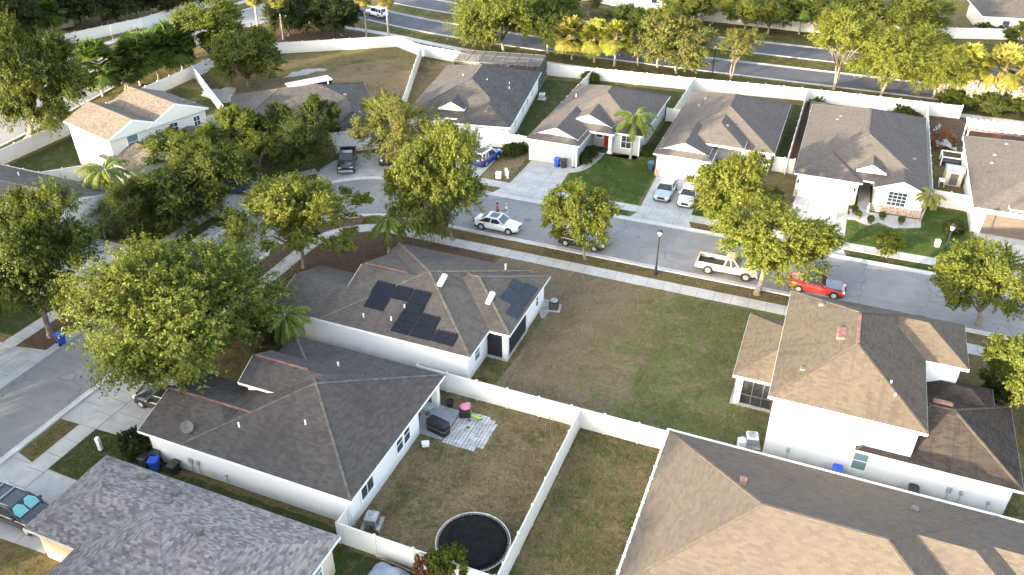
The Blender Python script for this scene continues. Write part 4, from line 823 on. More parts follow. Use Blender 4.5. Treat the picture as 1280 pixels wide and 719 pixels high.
for lab, b, c, r, z, pr, col in [('dark oak left of the sunlit oak, over the side road verge', (-97, 92.5), (-97, 92.5, 3.4), 3.4, 3., 'S0', 'mid'), ('dark tree filling the row of fan palms, left end', (-93.6, 84.6), (-93.6, 84.6, 2.8), 2.3, 2.6, 'S0', 'mid'), ('dark tree filling the row of fan palms, right end', (-92, 94.6), (-92, 94.6, 3.2), 2.6, 2.8, 'S0', 'green'),
    ('dark oak beyond the side road at the top edge', (-113, 122), (-113, 122, 4.6), 5.6, 4.2, 'M0', 'dark'), ('dark tree beyond the side road at the upper left', (-122, 90), (-122, 90, 5.), 5.5, 4.6, 'L1', 'dark'), ('dark tree beyond the pale fence at the upper left corner', (-130, 96), (-130, 96, 6.), 6.5, 5., 'L1', 'dark'), ('dark oak in front of the far house at the top left', (-126, 108), (-126, 108, 5.5), 6, 4.6, 'L0', 'dark'),
    ('oak in the parkway median at the top centre', (-58, 134.6), (-58, 134.6, 3.8), 3.6, 3.0, 'M1', 'olive'), ('oak beyond the parkway, left of the far cream house', (-62, 150), (-62, 150, 4.4), 5.4, 3.8, 'M0', 'mid'), ('oak on the verge between the thin dark tree and the olive oak', (-25.6, 122.6), (-25.8, 122.6, 4.), 3.2, 3.2, 'S1', 'olive'),
    ('wide oak beyond the parkway, behind the vase-shaped trees', (-1, 148.6), (-1, 148.6, 4.), 4.8, 3.2, 'M0', 'mid'), ('feathery tree left of the golden fan palms', (13., 123.4), (13., 123.4, 4.2), 3.6, 3.4, 'F0', 'yellow'), ('oak in the parkway median above the white house with two cars', (-27, 133.2), (-27, 133.2, 4), 4, 3.2, 'M1', 'olive'), ('oak in the parkway median behind the wide feathery tree', (10, 132.8), (10, 132.8, 4.2), 4.4, 3.4, 'M0', 'olive'), ('oak in the parkway median right of the broad top oak', (-46, 134.6), (-46, 134.6, 3.8), 3.8, 3.2, 'M1', 'olive'), ('oak beside the far fence behind the vase-shaped pale tree', (-12.4, 147.4), (-12.4, 147.4, 3.8), 4.4, 3., 'M0', 'mid'), ('oak at the far right beyond the parkway', (32, 153), (31, 153, 4), 4.5, 3.4, 'M0', 'olive')]:
    T(lab, b, c, r, z, pr, col)
# unseen oaks beyond the left and near edges, added to cast shade inward
for i, (b, h, r) in enumerate([((-53, 4), 10.5, 5.5), ((-47, 6), 12, 5.5), ((-41, 3), 11, 5.5), ((-37.5, 3), 11.5, 5.), ((-33, 4), 11.5, 5), ((-29, 1.5), 10, 4.2), ((-27, -5), 9.6, 4.6), ((-22, -1), 8.6, 4.2), ((-61, 13), 9.5, 5), ((-60, 22), 8, 4.2), ((-63.5, 28), 8, 4), ((-69, 20), 9, 5), ((-77, 28), 8.5, 5), ((-66, 33), 8, 4.5), ((-84, 36), 8.5, 5), ((-60, -2), 11, 6)]):
    T('unseen oak added outside the left and lower edge to shade the street', b, (b[0], b[1], h*.58), r, h*.44, 'L1' if i % 2 else 'L0', 'green', group='oaks outside the frame')

# palms
def queen_crown(seed, L=2.6, nf=20):
    rng = np.random.default_rng(seed); Q = []; ribs = MB()
    for i in range(nf):
        az = 2.4*i+rng.uniform(-.2, .2); el = R(rng.uniform(15, 80)) if i > nf*.3 else R(rng.uniform(-25, 15)); p = np.array([0., 0, 0]); pts = [p]; d = el
        n = 13
        for k in range(n):
            d -= R(6.5+rng.uniform(0, 2)) * (1 if el > .3 else .8); p = p+np.array([math.cos(az)*math.cos(d), math.sin(az)*math.cos(d), math.sin(d)])*L/n; pts.append(p)
        ribs.tube([tuple(q) for q in pts], [.035*(1-.8*j/n) for j in range(n+1)], 4)
        side = np.array([-math.sin(az), math.cos(az), 0])
        for k in range(2, n+1):
            for j in range(3):
                f = j/3; q = pts[k-1]*(1-f)+pts[k]*f; t = (pts[k]-pts[k-1]); t = t/np.linalg.norm(t)
                ll = .62*math.sin(math.pi*min(1, (k+f)/(n+1.5)))**.6*rng.uniform(.8, 1.1)
                for sg in (-1, 1):
                    tip = q+side*sg*ll*.72+t*ll*.45+np.array([0, 0, -ll*rng.uniform(.25, .75)]); w = t*.045
                    mid = (q+tip)/2+np.array([0, 0, .08])
                    Q += [[q-w, q+w, mid+w*1.3, mid-w*1.3], [mid-w*1.3, mid+w*1.3, tip+w*.3, tip-w*.3]]
    return np_quads('crown', np.array(Q), 'palm'), ribs
def sabal_crown(seed, Rr=1.9, nl=64):
    rng = np.random.default_rng(seed); Q = []
    for i in range(nl):
        az = 2.4*i; el = R(rng.uniform(-50, 85)); dr = np.array([math.cos(az)*math.cos(el), math.sin(az)*math.cos(el), math.sin(el)]); s = np.array([-math.sin(az), math.cos(az), 0]); u = np.cross(dr, s)
        c = dr*Rr*rng.uniform(.4, .62); w = s*.02; Q.append([-w, w, c+w, c-w]); fr = Rr*.5*rng.uniform(.8, 1.1)
        for k in range(-7, 8):
            a = k*.2; e = c+(dr*math.cos(a)+s*math.sin(a))*fr+u*abs(a)*-.1+np.array([0, 0, -.22*fr*rng.uniform(.5, 1.6)]); t = (s*math.cos(a)-dr*math.sin(a))*fr*.15; m = (c+e)/2+u*.03
            Q += [[c, m+t, e, m-t]]
    return np_quads('crown', np.array(Q), 'palm')
QC = [queen_crown(1), queen_crown(2)]; SC = [sabal_crown(3), sabal_crown(4)]
QR = [q[1].mesh('frond_ribs', 'palmbark') for q in QC]
PCOL = {'bright': (.12, .165, .022), 'yellow': (.17, .18, .035), 'green': (.07, .11, .025), 'dark': (.04, .058, .02), 'gold': (.18, .17, .045)}
def palm(label, base, top, sc, kind='q', col='bright', r=.13, dead=False, zs=1.):
    root = thing('palm_tree', label, 'palm', (base[0], base[1], 0)); i = rnd.randrange(2)
    d = Vector((top[0]-base[0], top[1]-base[1], top[2]))
    o = bpy.data.objects.new('crown', QC[i][0] if kind == 'q' else SC[i]); COL.objects.link(o); o.parent = root; o.location = d; o.scale = (sc, sc, sc*zs); o.rotation_euler = (0, 0, rnd.uniform(0, 6)); o.color = (*PCOL[col], 1)
    if kind == 'q':
        q = bpy.data.objects.new('frond_ribs', QR[i]); COL.objects.link(q); q.parent = root; q.location = d; q.scale = o.scale; q.rotation_euler = o.rotation_euler
    mb = MB(); mb.tube([(0,0,-.05), (d.x*.1, d.y*.1, .25), (d.x*.45, d.y*.45, d.z*.5), (d.x, d.y, d.z+.1)], [r*1.5, r*1.15, r, r*.9], 9)
    if kind == 'q': mb.tube([(d.x, d.y, d.z-.7), (d.x, d.y, d.z-.1), (d.x, d.y, d.z+.3)], [r*.9, r*1.5, r*.7], 8)
    mb.build('trunk', 'palmbark', root, True)
    if dead:
        rng = np.random.default_rng(5); Q = []
        for k in range(70):
            a = rng.uniform(0, 6.28); p = np.array([math.cos(a)*.15, math.sin(a)*.15, rng.uniform(-.5, .1)]); e = p*np.array([5, 5, 0])*rng.uniform(.5, 1.)+np.array([0, 0, p[2]-rng.uniform(.6, 1.3)]); w = np.array([-math.sin(a), math.cos(a), 0])*.09
            Q.append([p-w*.3, p+w*.3, e+w, e-w])
        me = np_quads('dead_fronds', np.array(Q), 'deadleaf'); s = bpy.data.objects.new('dead_fronds', me); COL.objects.link(s); s.parent = root; s.location = d; s.scale = (sc, sc, sc)
    return root
palm('sunlit queen palm in the front lawn of the grey house with the red door', (-20.6, 88.3), (-20.5, 88.4, 5.0), 1.12, 'q', 'bright', .14)
palm('queen palm in the mulch bed behind the solar panel house', (-36.2, 58.2), (-36.0, 58., 3.6), .98, 'q', 'bright')
palm('queen palm between the brown-roofed house and the solar panel house', (-36.6, 41.6), (-35.6, 41.4, 3.7), .9, 'q', 'bright')
palm('yellow-green queen palm in front of the two-storey cream house', (-67.9, 55.4), (-67.2, 55.4, 4.4), 1.15, 'q', 'bright'); palm('small yellow-green palm at the corner of the pale house', (10.95, 84.3), (11.25, 84.3, 2.9), .62, 'q', 'yellow', .09)
palm('small bright palm on the dark grass at the left bend', (-63.6, 50.3), (-63.5, 50.3, 1.3), .5, 'q', 'bright', .08)
for lab, b, t, s, c in [('yellow sunlit fan palm, left of the three by the parkway', (-38.9, 121.4), (-39.4, 121.4, 3.7), 1.75, 'gold'), ('yellow sunlit fan palm, middle of the three by the parkway', (-35.2, 121.2), (-35.4, 121.2, 3.9), 1.6, 'yellow'), ('yellow fan palm with a brown skirt, right of the three by the parkway', (-31.9, 120.8), (-31.8, 120.8, 4.4), 1.55, 'yellow'),
    ('yellow fan palm above the pampas grass, left of the two', (16.4, 124.2), (16, 124, 4.8), 1.75, 'yellow'), ('golden fan palm above the pampas grass, right of the two', (21., 124.4), (20.8, 124.4, 4.9), 1.95, 'gold'), ('dark fan palm at the top edge by the far fence', (-7.4, 149.2), (-7.4, 149.2, 4.4), 1.3, 'green'),
    ('green fan palm nearest the corner of the pale left fence', (-94.6, 81.3), (-94.2, 81.4, 4.6), 1.9, 'green'), ('green fan palm behind the ridge of the two-storey cream house', (-92.9, 86.7), (-92.7, 86.8, 4.4), 1.85, 'green'), ('green fan palm in the middle of the row behind the pale left fence', (-92.3, 89.8), (-92.1, 89.9, 4.3), 1.7, 'green'), ('lighter fan palm at the right end of the row behind the pale left fence', (-91.4, 92.4), (-91., 92.5, 4.6), 1.9, 'green'), ('low dark fan palm between the taller ones behind the pale left fence', (-92.2, 83.8), (-92., 83.9, 3.2), 1.15, 'dark'),
    ('thin tall palm with yellow fronds at the corner of the bare yard fence', (-87.1, 113.4), (-86.9, 113.4, 6.6), .95, 'gold'), ('pale thin palm behind the back fence, left of the pair', (-75.2, 120.3), (-75.1, 120.3, 6.2), .85, 'gold'), ('pale thin palm behind the back fence, right of the pair', (-71.7, 121.6), (-71.6, 121.6, 6.2), .85, 'gold'), ('thin palm at the top edge beside the side road', (-93.6, 115.4), (-93.4, 115.4, 6.), .9, 'gold'),
    ('fan palm at the top left corner over the pale fence', (-121.4, 98.2), (-121.4, 98.2, 5.), 1.5, 'green'), ('fan palm at the very top left, beside the dark oak', (-124.5, 93.5), (-124.2, 93.6, 4.6), 1.6, 'green')]:
    palm(lab, b, t, s, 's', c, .15, dead=c in ('gold', 'yellow'))
# shrubs
def shrub(label, x, y, r, h, col='green', proto='X0', cat='shrub', z0=.0):
    root = thing('shrub', label, cat, (x, y, 0)); (me, C), pr, pz = PROTO[proto]
    o = bpy.data.objects.new('foliage', me); COL.objects.link(o); o.parent = root; o.location = (0, 0, z0+h*.5); o.scale = (r/pr, r/pr, h*.55/pz); o.rotation_euler = (0, 0, rnd.uniform(0, 6)); o.color = (*LEAFCOL[col], 1)
    mb = MB()
    for k in range(4): mb.tube([(0,0,-.03), (rnd.uniform(-.5,.5)*r, rnd.uniform(-.5,.5)*r, h*.6)], [.03, .012], 5)
    mb.build('stems', 'bark', root)
shrub('dark rounded conical shrub at the corner of the brown-roofed house', -38.6, 28.0, 1.05, 2.7, 'dark', 'T0'); shrub('green hedge clump right of the dark-roofed house garage', -34.0, 83.9, 1.2, 1.6, 'green', 'T0')
shrub('second green hedge clump beside the short white fence', -33.2, 85.0, .9, 1.1, 'mid'); shrub('yellow flowering shrub left of the blue car', -38.9, 80.6, 1.3, 1.2, 'yellow'); shrub('green shrub left of the dark-roofed house garage door', -42.6, 83.4, .9, 1.2, 'green')
shrub('tall green hedge along the wall of the grey house near the blue bin', -25.2, 85.2, .9, 1.5, 'mid', 'T0'); shrub('green hedge along the wall of the grey house nearest the red door', -25.1, 86.9, .9, 1.5, 'mid', 'T0'); shrub('leafy shrub in the corner of the back fence behind the grey house', -33.0, 112., 1.5, 1.7, 'bright', 'T0')
shrub('shrub in the back corner left of the pale house', -1.6, 113.2, 1.1, 1.5, 'bright'); shrub('spiky green shrub against the back fence of the pale house', 9.3, 113.6, 1.5, 1.7, 'green'); shrub('shrub in the sandy yard right of the two-storey cream house', -72.4, 81.4, 1.7, 2., 'green', 'S1')
shrub('dark shrub at the corner of the palm lawn', -18.9, 90.3, .9, 1.5, 'mid', 'T0'); shrub('reddish shrub in the cluttered yard', 13.4, 105.2, 1.6, 2.2, 'red', 'S1'); shrub('dark shrub by the brown garage door', 13.9, 82.6, 1.1, 1.6, 'dark', 'T0'); shrub('shrub left of the white garage of the pale house', -3.7, 84.4, .8, 1.0, 'pale')
shrub('tall green grassy shrub right of the two-storey house', 15.9, 57.6, 1.5, 2.4, 'bright', 'S0'); shrub('dark shrub at the corner of the two-storey house', 15.4, 55.4, 1.1, 2., 'dark'); shrub('dark bush among the pampas grass', 15.4, 120.6, 2.2, 2.6, 'mid', 'S0'); shrub('wide dark bush below the golden fan palm', 20.2, 120.8, 2.6, 2.8, 'mid', 'S0'); shrub('dark bush right of the wide one, at the right edge', 24.2, 121., 2.2, 2.4, 'green', 'S0')
shrub('bush against the far house with the pinkish walls', 21.4, 160.6, 1.6, 2., 'green', 'S0'); shrub('smaller bush against the far house with the pinkish walls', 24.2, 160.8, 1.2, 1.5, 'mid'); shrub('dead leafless bush at the verge by the trampoline yard fence', -20.7, 28.1, .4, .4, 'red'); shrub('low bush beside the mulch bed near the palm', -41., 50.6, 1., .8, 'dark'); shrub('green bush behind the entry of the brown-roofed house', -35.4, 39.5, 1.6, 1.8, 'mid', 'S0'); shrub('dark bush beside the garage wing of the solar panel house', -38.6, 42., 1.8, 2.2, 'mid', 'S0')
def pampas(label, x, y):
    root = thing('pampas_grass', label, 'ornamental grass', (x, y, 0)); rng = np.random.default_rng(int(x*7)); Q, W = [], MB()
    for k in range(420):
        a = rng.uniform(0, 6.28); l = rng.uniform(.8, 2.2); e = np.array([math.cos(a)*l*.65, math.sin(a)*l*.65, l*.75]); t = np.array([math.cos(a)*l*.95, math.sin(a)*l*.95, l*.45]); w = np.array([-math.sin(a), math.cos(a), 0])*.03
        Q += [[-w, w, e+w, e-w], [e-w, e+w, t+w*.3, t-w*.3]]
    me = np_quads('blades', np.array(Q), 'palm'); o = bpy.data.objects.new('blades', me); COL.objects.link(o); o.parent = root; o.color = (.09, .11, .03, 1)
    P, N = [], []
    for k in range(46):
        a = rng.uniform(0, 6.28); r = rng.uniform(.3, 1.7); c = np.array([math.cos(a)*r, math.sin(a)*r, rng.uniform(2.1, 3.1)])
        W.tube([(0,0,0), (c[0]*.5, c[1]*.5, 1.5), tuple(c)], .015, 4)
        q = rng.normal(0, 1, (45, 3))*np.array([.1, .1, .32]); P.append(c+q); N.append(q+.1)
    me = np_quads('plumes', leaf_quads(np.concatenate(P), np.concatenate(N), .09, rng), 'plume'); o = bpy.data.objects.new('plumes', me); COL.objects.link(o); o.parent = root
    W.build('stalks', 'palmbark', root)
for lab, x, y in [('pampas grass with pale plumes, leftmost of the clumps', 14.6, 122.4), ('pampas grass with pale plumes below the left fan palm', 17.2, 122.2), ('pampas grass with pale plumes below the golden fan palm', 19.9, 122.4), ('pampas grass with pale plumes at the right edge', 23., 122.6)]: pampas(lab, x, y)
# bare sapling by the fence
rt = thing('sapling', 'small bare reddish sapling against the white fence', 'tree', (-13.6, 40.9, 0)); mb = MB(); P = []
mb.tube([(0,0,-.03), (.03, 0, .9)], [.03, .02], 6)
for k in range(9):
    a = k*.7; e = (math.cos(a)*.45, math.sin(a)*.45, 1.4+.25*math.sin(k*2.1)); mb.tube([(.03, 0, .6+.04*k), e], [.014, .006], 4); P += [np.array(e)+np.random.default_rng(k).normal(0, .12, 3) for _ in range(3)]
mb.build('trunk', 'bark', rt); me = np_quads('crown', leaf_quads(np.array(P), np.ones((len(P), 3)), .07, np.random.default_rng(3)), 'oak'); o = bpy.data.objects.new('crown', me); COL.objects.link(o); o.parent = rt; o.color = (.35, .16, .08, 1)

# ------------------------------------------------------------------ vehicles (front towards +x)
def loft(mb, st, m=0, n=6):
    """st: (x, half width, z bottom, z shoulder, z centre top)"""
    ring = []
    for x, w_, zb, zs, zt in st:
        half = [(w_*.86, zb), (w_*.98, zb+(zs-zb)*.22), (w_, zb+(zs-zb)*.6), (w_*.97, zb+(zs-zb)*.9), (w_*.88, zs+(zt-zs)*.35), (w_*.5, zt)]
        ring.append([(x, -y, z) for y, z in half]+[(x, y, z) for y, z in half[::-1]])
    k = 12; vs = [p for r_ in ring for p in r_]
    fs = [(i*k+j, i*k+(j+1) % k, (i+1)*k+(j+1) % k, (i+1)*k+j) for i in range(len(st)-1) for j in range(k)]
    fs += [tuple(range(k-1, -1, -1)), tuple(range((len(st)-1)*k, len(st)*k))]; mb.add(vs, fs, m)
def car(label, x, y, rot, kind='sedan', col=(.7, .7, .7), group=None, cat='car', L=4.75, W=1.82, roofcol=None, extras=(), glass='carglass', rimmat='rim', hood=None):
    root = thing({'pickup': 'pickup_truck', 'suv': 'parked_car', 'sedan': 'parked_car', 'conv': 'convertible'}[kind], label, cat, (x, y, 0), rot, group)
    h = W/2; b = MB(); l = L/2; P = lambda nm, mb, mat, sm=False, c=None, par=None: setc(mb.build(nm, mat, par or root, sm), c)
    def setc(o, c):
        o.color = (*(c or col), 1); return o
    wr = .34; fx = l-.9; rx = -l+.92
    if kind == 'pickup': wr = .4; fx = l-.95; rx = -l+1.15
    if kind in ('sedan', 'conv'):
        loft(b, [(-l, h*.72, .4, .78, .86), (-l+.12, h*.88, .3, .9, .98), (-l+.5, h*.97, .24, .94, 1.0), (-l+1.2, h, .2, .95, .98), (.2, h, .2, .92, .95), (l-1.5, h, .2, .88, .94), (l-.8, h*.98, .22, .8, .88), (l-.25, h*.9, .26, .68, .76), (l, h*.7, .34, .56, .62)])
        rb, rt_, ft, fb, zb, zt = -l+.55, -l+1.35, .25, l-1.45, .93, 1.43
    elif kind == 'suv':
        loft(b, [(-l, h*.78, .45, .95, 1.0), (-l+.1, h*.92, .34, 1.02, 1.06), (-l+.5, h, .28, 1.03, 1.06), (.2, h, .26, 1.02, 1.05), (l-1.3, h, .26, 1.0, 1.06), (l-.6, h*.97, .28, .93, 1.0), (l-.15, h*.9, .32, .82, .9), (l, h*.74, .4, .7, .78)])
        rb, rt_, ft, fb, zb, zt = -l+.12, -l+.45, .35, l-1.25, 1.03, 1.66
    else:
        loft(b, [(-.05*L, h, .42, 1.1, 1.13), (l-1.55, h, .4, 1.1, 1.15), (l-.7, h*.98, .42, 1.06, 1.12), (l-.15, h*.93, .46, .98, 1.04), (l, h*.84, .5, .85, .9)])
        rb, rt_, ft, fb, zb, zt = -.05*L+.05, -.05*L+.22, l-2.2, l-1.6, 1.1, 1.82
    P('body', b, 'paintcar', True)
    k = MB(); k.box(-l+.15, l-.15, -h+.12, h-.12, .18 if kind != 'pickup' else .3, .45); P('underbody', k, 'black')
    if kind == 'pickup':
        xb = -.05*L; bd = MB()
        for sg in (-1, 1): bd.rbox(-l+.1, xb-.02, sg*h-(.14 if sg > 0 else 0), sg*h+(.14 if sg < 0 else 0), .5, 1.13, .04)
        bd.rbox(-l, -l+.12, -h+.03, h-.03, .55, 1.12, .03); P('bed', bd, 'paintcar')
        fl = MB(); fl.box(-l+.12, xb-.02, -h+.145, h-.145, .5, .72); P('bed_liner', fl, 'black')
        bp = MB(); bp.rbox(-l-.12, -l-.005, -h+.1, h-.1, .48, .68, .04); bp.rbox(l-.04, l+.08, -h+.12, h-.12, .42, .62, .04); P('bumper', bp, 'steel')
    tw = h*.74; bw = h*.93
    if kind != 'conv':
        # greenhouse: glass core with painted roof and pillars
        g = MB(); g.add([(rb,-bw,zb),(fb,-bw,zb),(fb,bw,zb),(rb,bw,zb),(rt_,-tw,zt-.04),(ft,-tw,zt-.04),(ft,tw,zt-.04),(rt_,tw,zt-.04)], [(0,1,5,4),(2,3,7,6),(1,2,6,5),(3,0,4,7),(4,5,6,7),(3,2,1,0)])
        P('window', g, glass)
        r_ = MB(); r_.rbox(rt_-.06, ft+.06, -tw-.04, tw+.04, zt-.07, zt+.015, .05)
        for sg in (-1, 1):
            r_.bar((rb, sg*bw, zb), (rt_, sg*tw, zt-.03), .09, .1); r_.bar((fb, sg*bw, zb), (ft, sg*tw, zt-.03), .07, .08); xm = (rb+fb)/2-.05; xt = (rt_+ft)/2
            r_.bar((xm, sg*(bw+.005), zb), (xt, sg*(tw+.01), zt-.03), .1, .06)
            if kind == 'suv': r_.bar((rb+.75, sg*(bw+.005), zb), (rt_+.7, sg*(tw+.01), zt-.03), .12, .06)
        P('roof', r_, 'paintcar', False, roofcol)
        if 'sunroof' in extras:
            s = MB(); s.rbox(rt_+.3, ft-.1, -tw*.75, tw*.75, zt, zt+.025, .01); P('sunroof', s, 'carglass')
        if 'rails' in extras:
            s = MB()
            for sg in (-1, 1): s.bar((rt_+.05, sg*tw*.92, zt+.09), (ft-.1, sg*tw*.92, zt+.09), .05, .05)
            for xx in (rt_+.4, (rt_+ft)/2+.15): s.bar((xx, -tw*.92, zt+.11), (xx, tw*.92, zt+.11), .06, .04)
            P('roof_rack', s, 'steel')
        if 'shade' in extras:
            for sg in (-1, 1):
                s = MB(); q = lambda t_, y: (fb+(ft-fb)*t_+.03, y, zb+(zt-.04-zb)*t_+.02)
                ps = [q(.12, sg*.06), q(.12, sg*bw*.8), q(.5, sg*bw*.86), q(.88, sg*tw*.8), q(.9, sg*.25), q(.6, sg*.04)]
                s.add(ps+[(a+.015, b_, c_+.015) for a, b_, c_ in ps], [tuple(range(6)), tuple(range(11, 5, -1))]+[(i, (i+1) % 6, 6+(i+1) % 6, 6+i) for i in range(6)]); P('sunshade', s, 'plastic', False, (.16, .43, .42))
    else:
        it = MB(); it.rbox(-l+1.15, l-1.75, -h*.8, h*.8, .7, 1.0, .05); P('interior', it, 'black')
        for sx in (-.75, .15):
            for sg in (-1, 1):
                s = MB(); s.rbox(sx-.12, sx+.12, sg*.4-.24, sg*.4+.24, .9, 1.28, .07); s.rbox(sx-.08, sx+.06, sg*.4-.13, sg*.4+.13, 1.28, 1.42, .05); P('seat', s, 'black')
        g = MB(); g.add([(l-1.75,-bw,.97),(l-1.75,bw,.97),(l-2.3,tw,1.42),(l-2.3,-tw,1.42),(l-1.72,-bw,.97),(l-1.72,bw,.97),(l-2.27,tw,1.42),(l-2.27,-tw,1.42)], [(0,1,2,3),(7,6,5,4),(0,4,5,1),(1,5,6,2),(2,6,7,3),(3,7,4,0)]); P('windshield', g, 'carglass')
        f = MB()
        for sg in (-1, 1): f.bar((l-1.72, sg*bw, .96), (l-2.28, sg*tw, 1.43), .08, .08)
        f.bar((l-2.28, -tw, 1.43), (l-2.28, tw, 1.43), .08, .06); P('windshield_frame', f, 'black')
        hd = MB(); hd.rbox(l-1.65, l-.35, -h*.8, h*.8, .8, .955, .04); P('hood', hd, 'paintcar', False, hood)
    for wx in (fx, rx):
        for sg in (-1, 1):
            t_ = MB(); y0 = sg*(h-.2); y1 = sg*(h+.025)
            t_.tube([(wx, y0, wr), (wx, y1-sg*.03, wr), (wx, y1, wr)], [wr, wr, wr*.92], 20); ty = P('wheel', t_, 'tyre')
            q = MB(); q.tube([(wx, y1-sg*.01, wr), (wx, y1+sg*.012, wr)], [wr*.66, wr*.62], 16)
            P('rim', q, rimmat, par=ty)
            a = MB(); a.tube([(wx, sg*(h-.22), wr+.02), (wx, sg*(h+.008), wr+.02)], wr*1.17, 20); P('wheel_arch', a, 'black')
    zl = {'sedan': .66, 'conv': .64, 'suv': .85, 'pickup': .9}[kind]; zr = {'sedan': .8, 'conv': .78, 'suv': .95, 'pickup': .85}[kind]
    for sg in (-1, 1):
        q = MB(); q.rbox(l-.28, l-.03, sg*h*.66-.17, sg*h*.66+.17, zl-.07, zl+.07, .03); P('headlight', q, 'lamp')
        q = MB(); q.rbox(-l-.01, -l+.18, sg*h*.72-.17, sg*h*.72+.17, zr-.08, zr+.09, .03); P('tail_light', q, 'tail')
        q = MB(); q.rbox(fb-.45, fb-.25, sg*(bw+.1)-.1, sg*(bw+.1)+.1, zb+.02, zb+.18, .04); P('mirror', q, 'paintcar')
        q = MB()
        for j in range(2 if kind != 'conv' else 1): q.cbox((rb+fb)/2-.25+j*.95-.4, sg*(h+.006), zb-.2, .18, .02, .04)
        P('door_handle', q, 'black')
    q = MB(); q.rbox(l-.06, l+.02, -h*.42, h*.42, zl-.16, zl+.05, .03); P('grille', q, 'black')
    return root
car('white sedan with a black sunroof parked by the kerb next to two people', -28.5, 66.75, 0, 'sedan', (.62, .62, .61), extras=('sunroof',))
car('dark car parked behind the verge oak by the bare lot', -19.6, 66.8, 0, 'sedan', (.02, .022, .026))
car('tan pickup truck with an open black bed parked beside an oak', -5.7, 66.9, 0, 'pickup', (.4, .34, .24), cat='pickup', L=5.5, W=1.9)
car('red convertible with sky reflection painted into its dark hood, parked at the kerb', 2.2, 66.85, 0, 'conv', (.4, .012, .01), L=4.8, W=1.9, hood=(.03, .036, .045))  # blue-grey hood colour stands in for the reflected sky
car('silver sedan parked in the drive left of the white one', -14.6, 80.6, -R(90), 'sedan', (.3, .33, .37)); car('white sedan parked in the drive right of the silver one', -12.0, 80.2, -R(90), 'sedan', (.62, .62, .62))
car('blue hatchback with a white roof in front of a garage', -36.1, 81.2, R(80), 'suv', (.02, .06, .3), L=4.3, W=1.8, roofcol=(.7, .7, .7), extras=('sunroof',))
car('black pickup facing the street outside the dark-roofed house', -50.6, 74.2, R(-62), 'pickup', (.018, .018, .02), cat='pickup', L=5.7, W=1.95)
car('dark car half hidden under the olive tree', -47.2, 77.4, R(-60), 'suv', (.03, .033, .035)); car('glossy black sedan in the drive of the brown-roofed house', -40.6, 32.9, R(180), 'sedan', (.012, .012, .014))
car('black car with roof rails and a turquoise windshield shade at the left edge', -41.6, 21.2, 0, 'suv', (.014, .016, .022), L=4.8, W=1.95, extras=('rails', 'shade')); car('dark blue car under the trees at the left bend', -57.6, 63.9, R(10), 'sedan', (.02, .04, .12))
car('white car driving on the parkway at the top', -80.0, 132.3, R(160), 'suv', (.75, .75, .75), L=4.6); car('dark car parked behind the far fence at the top right', 26.4, 161.1, R(10), 'suv', (.02, .022, .03))

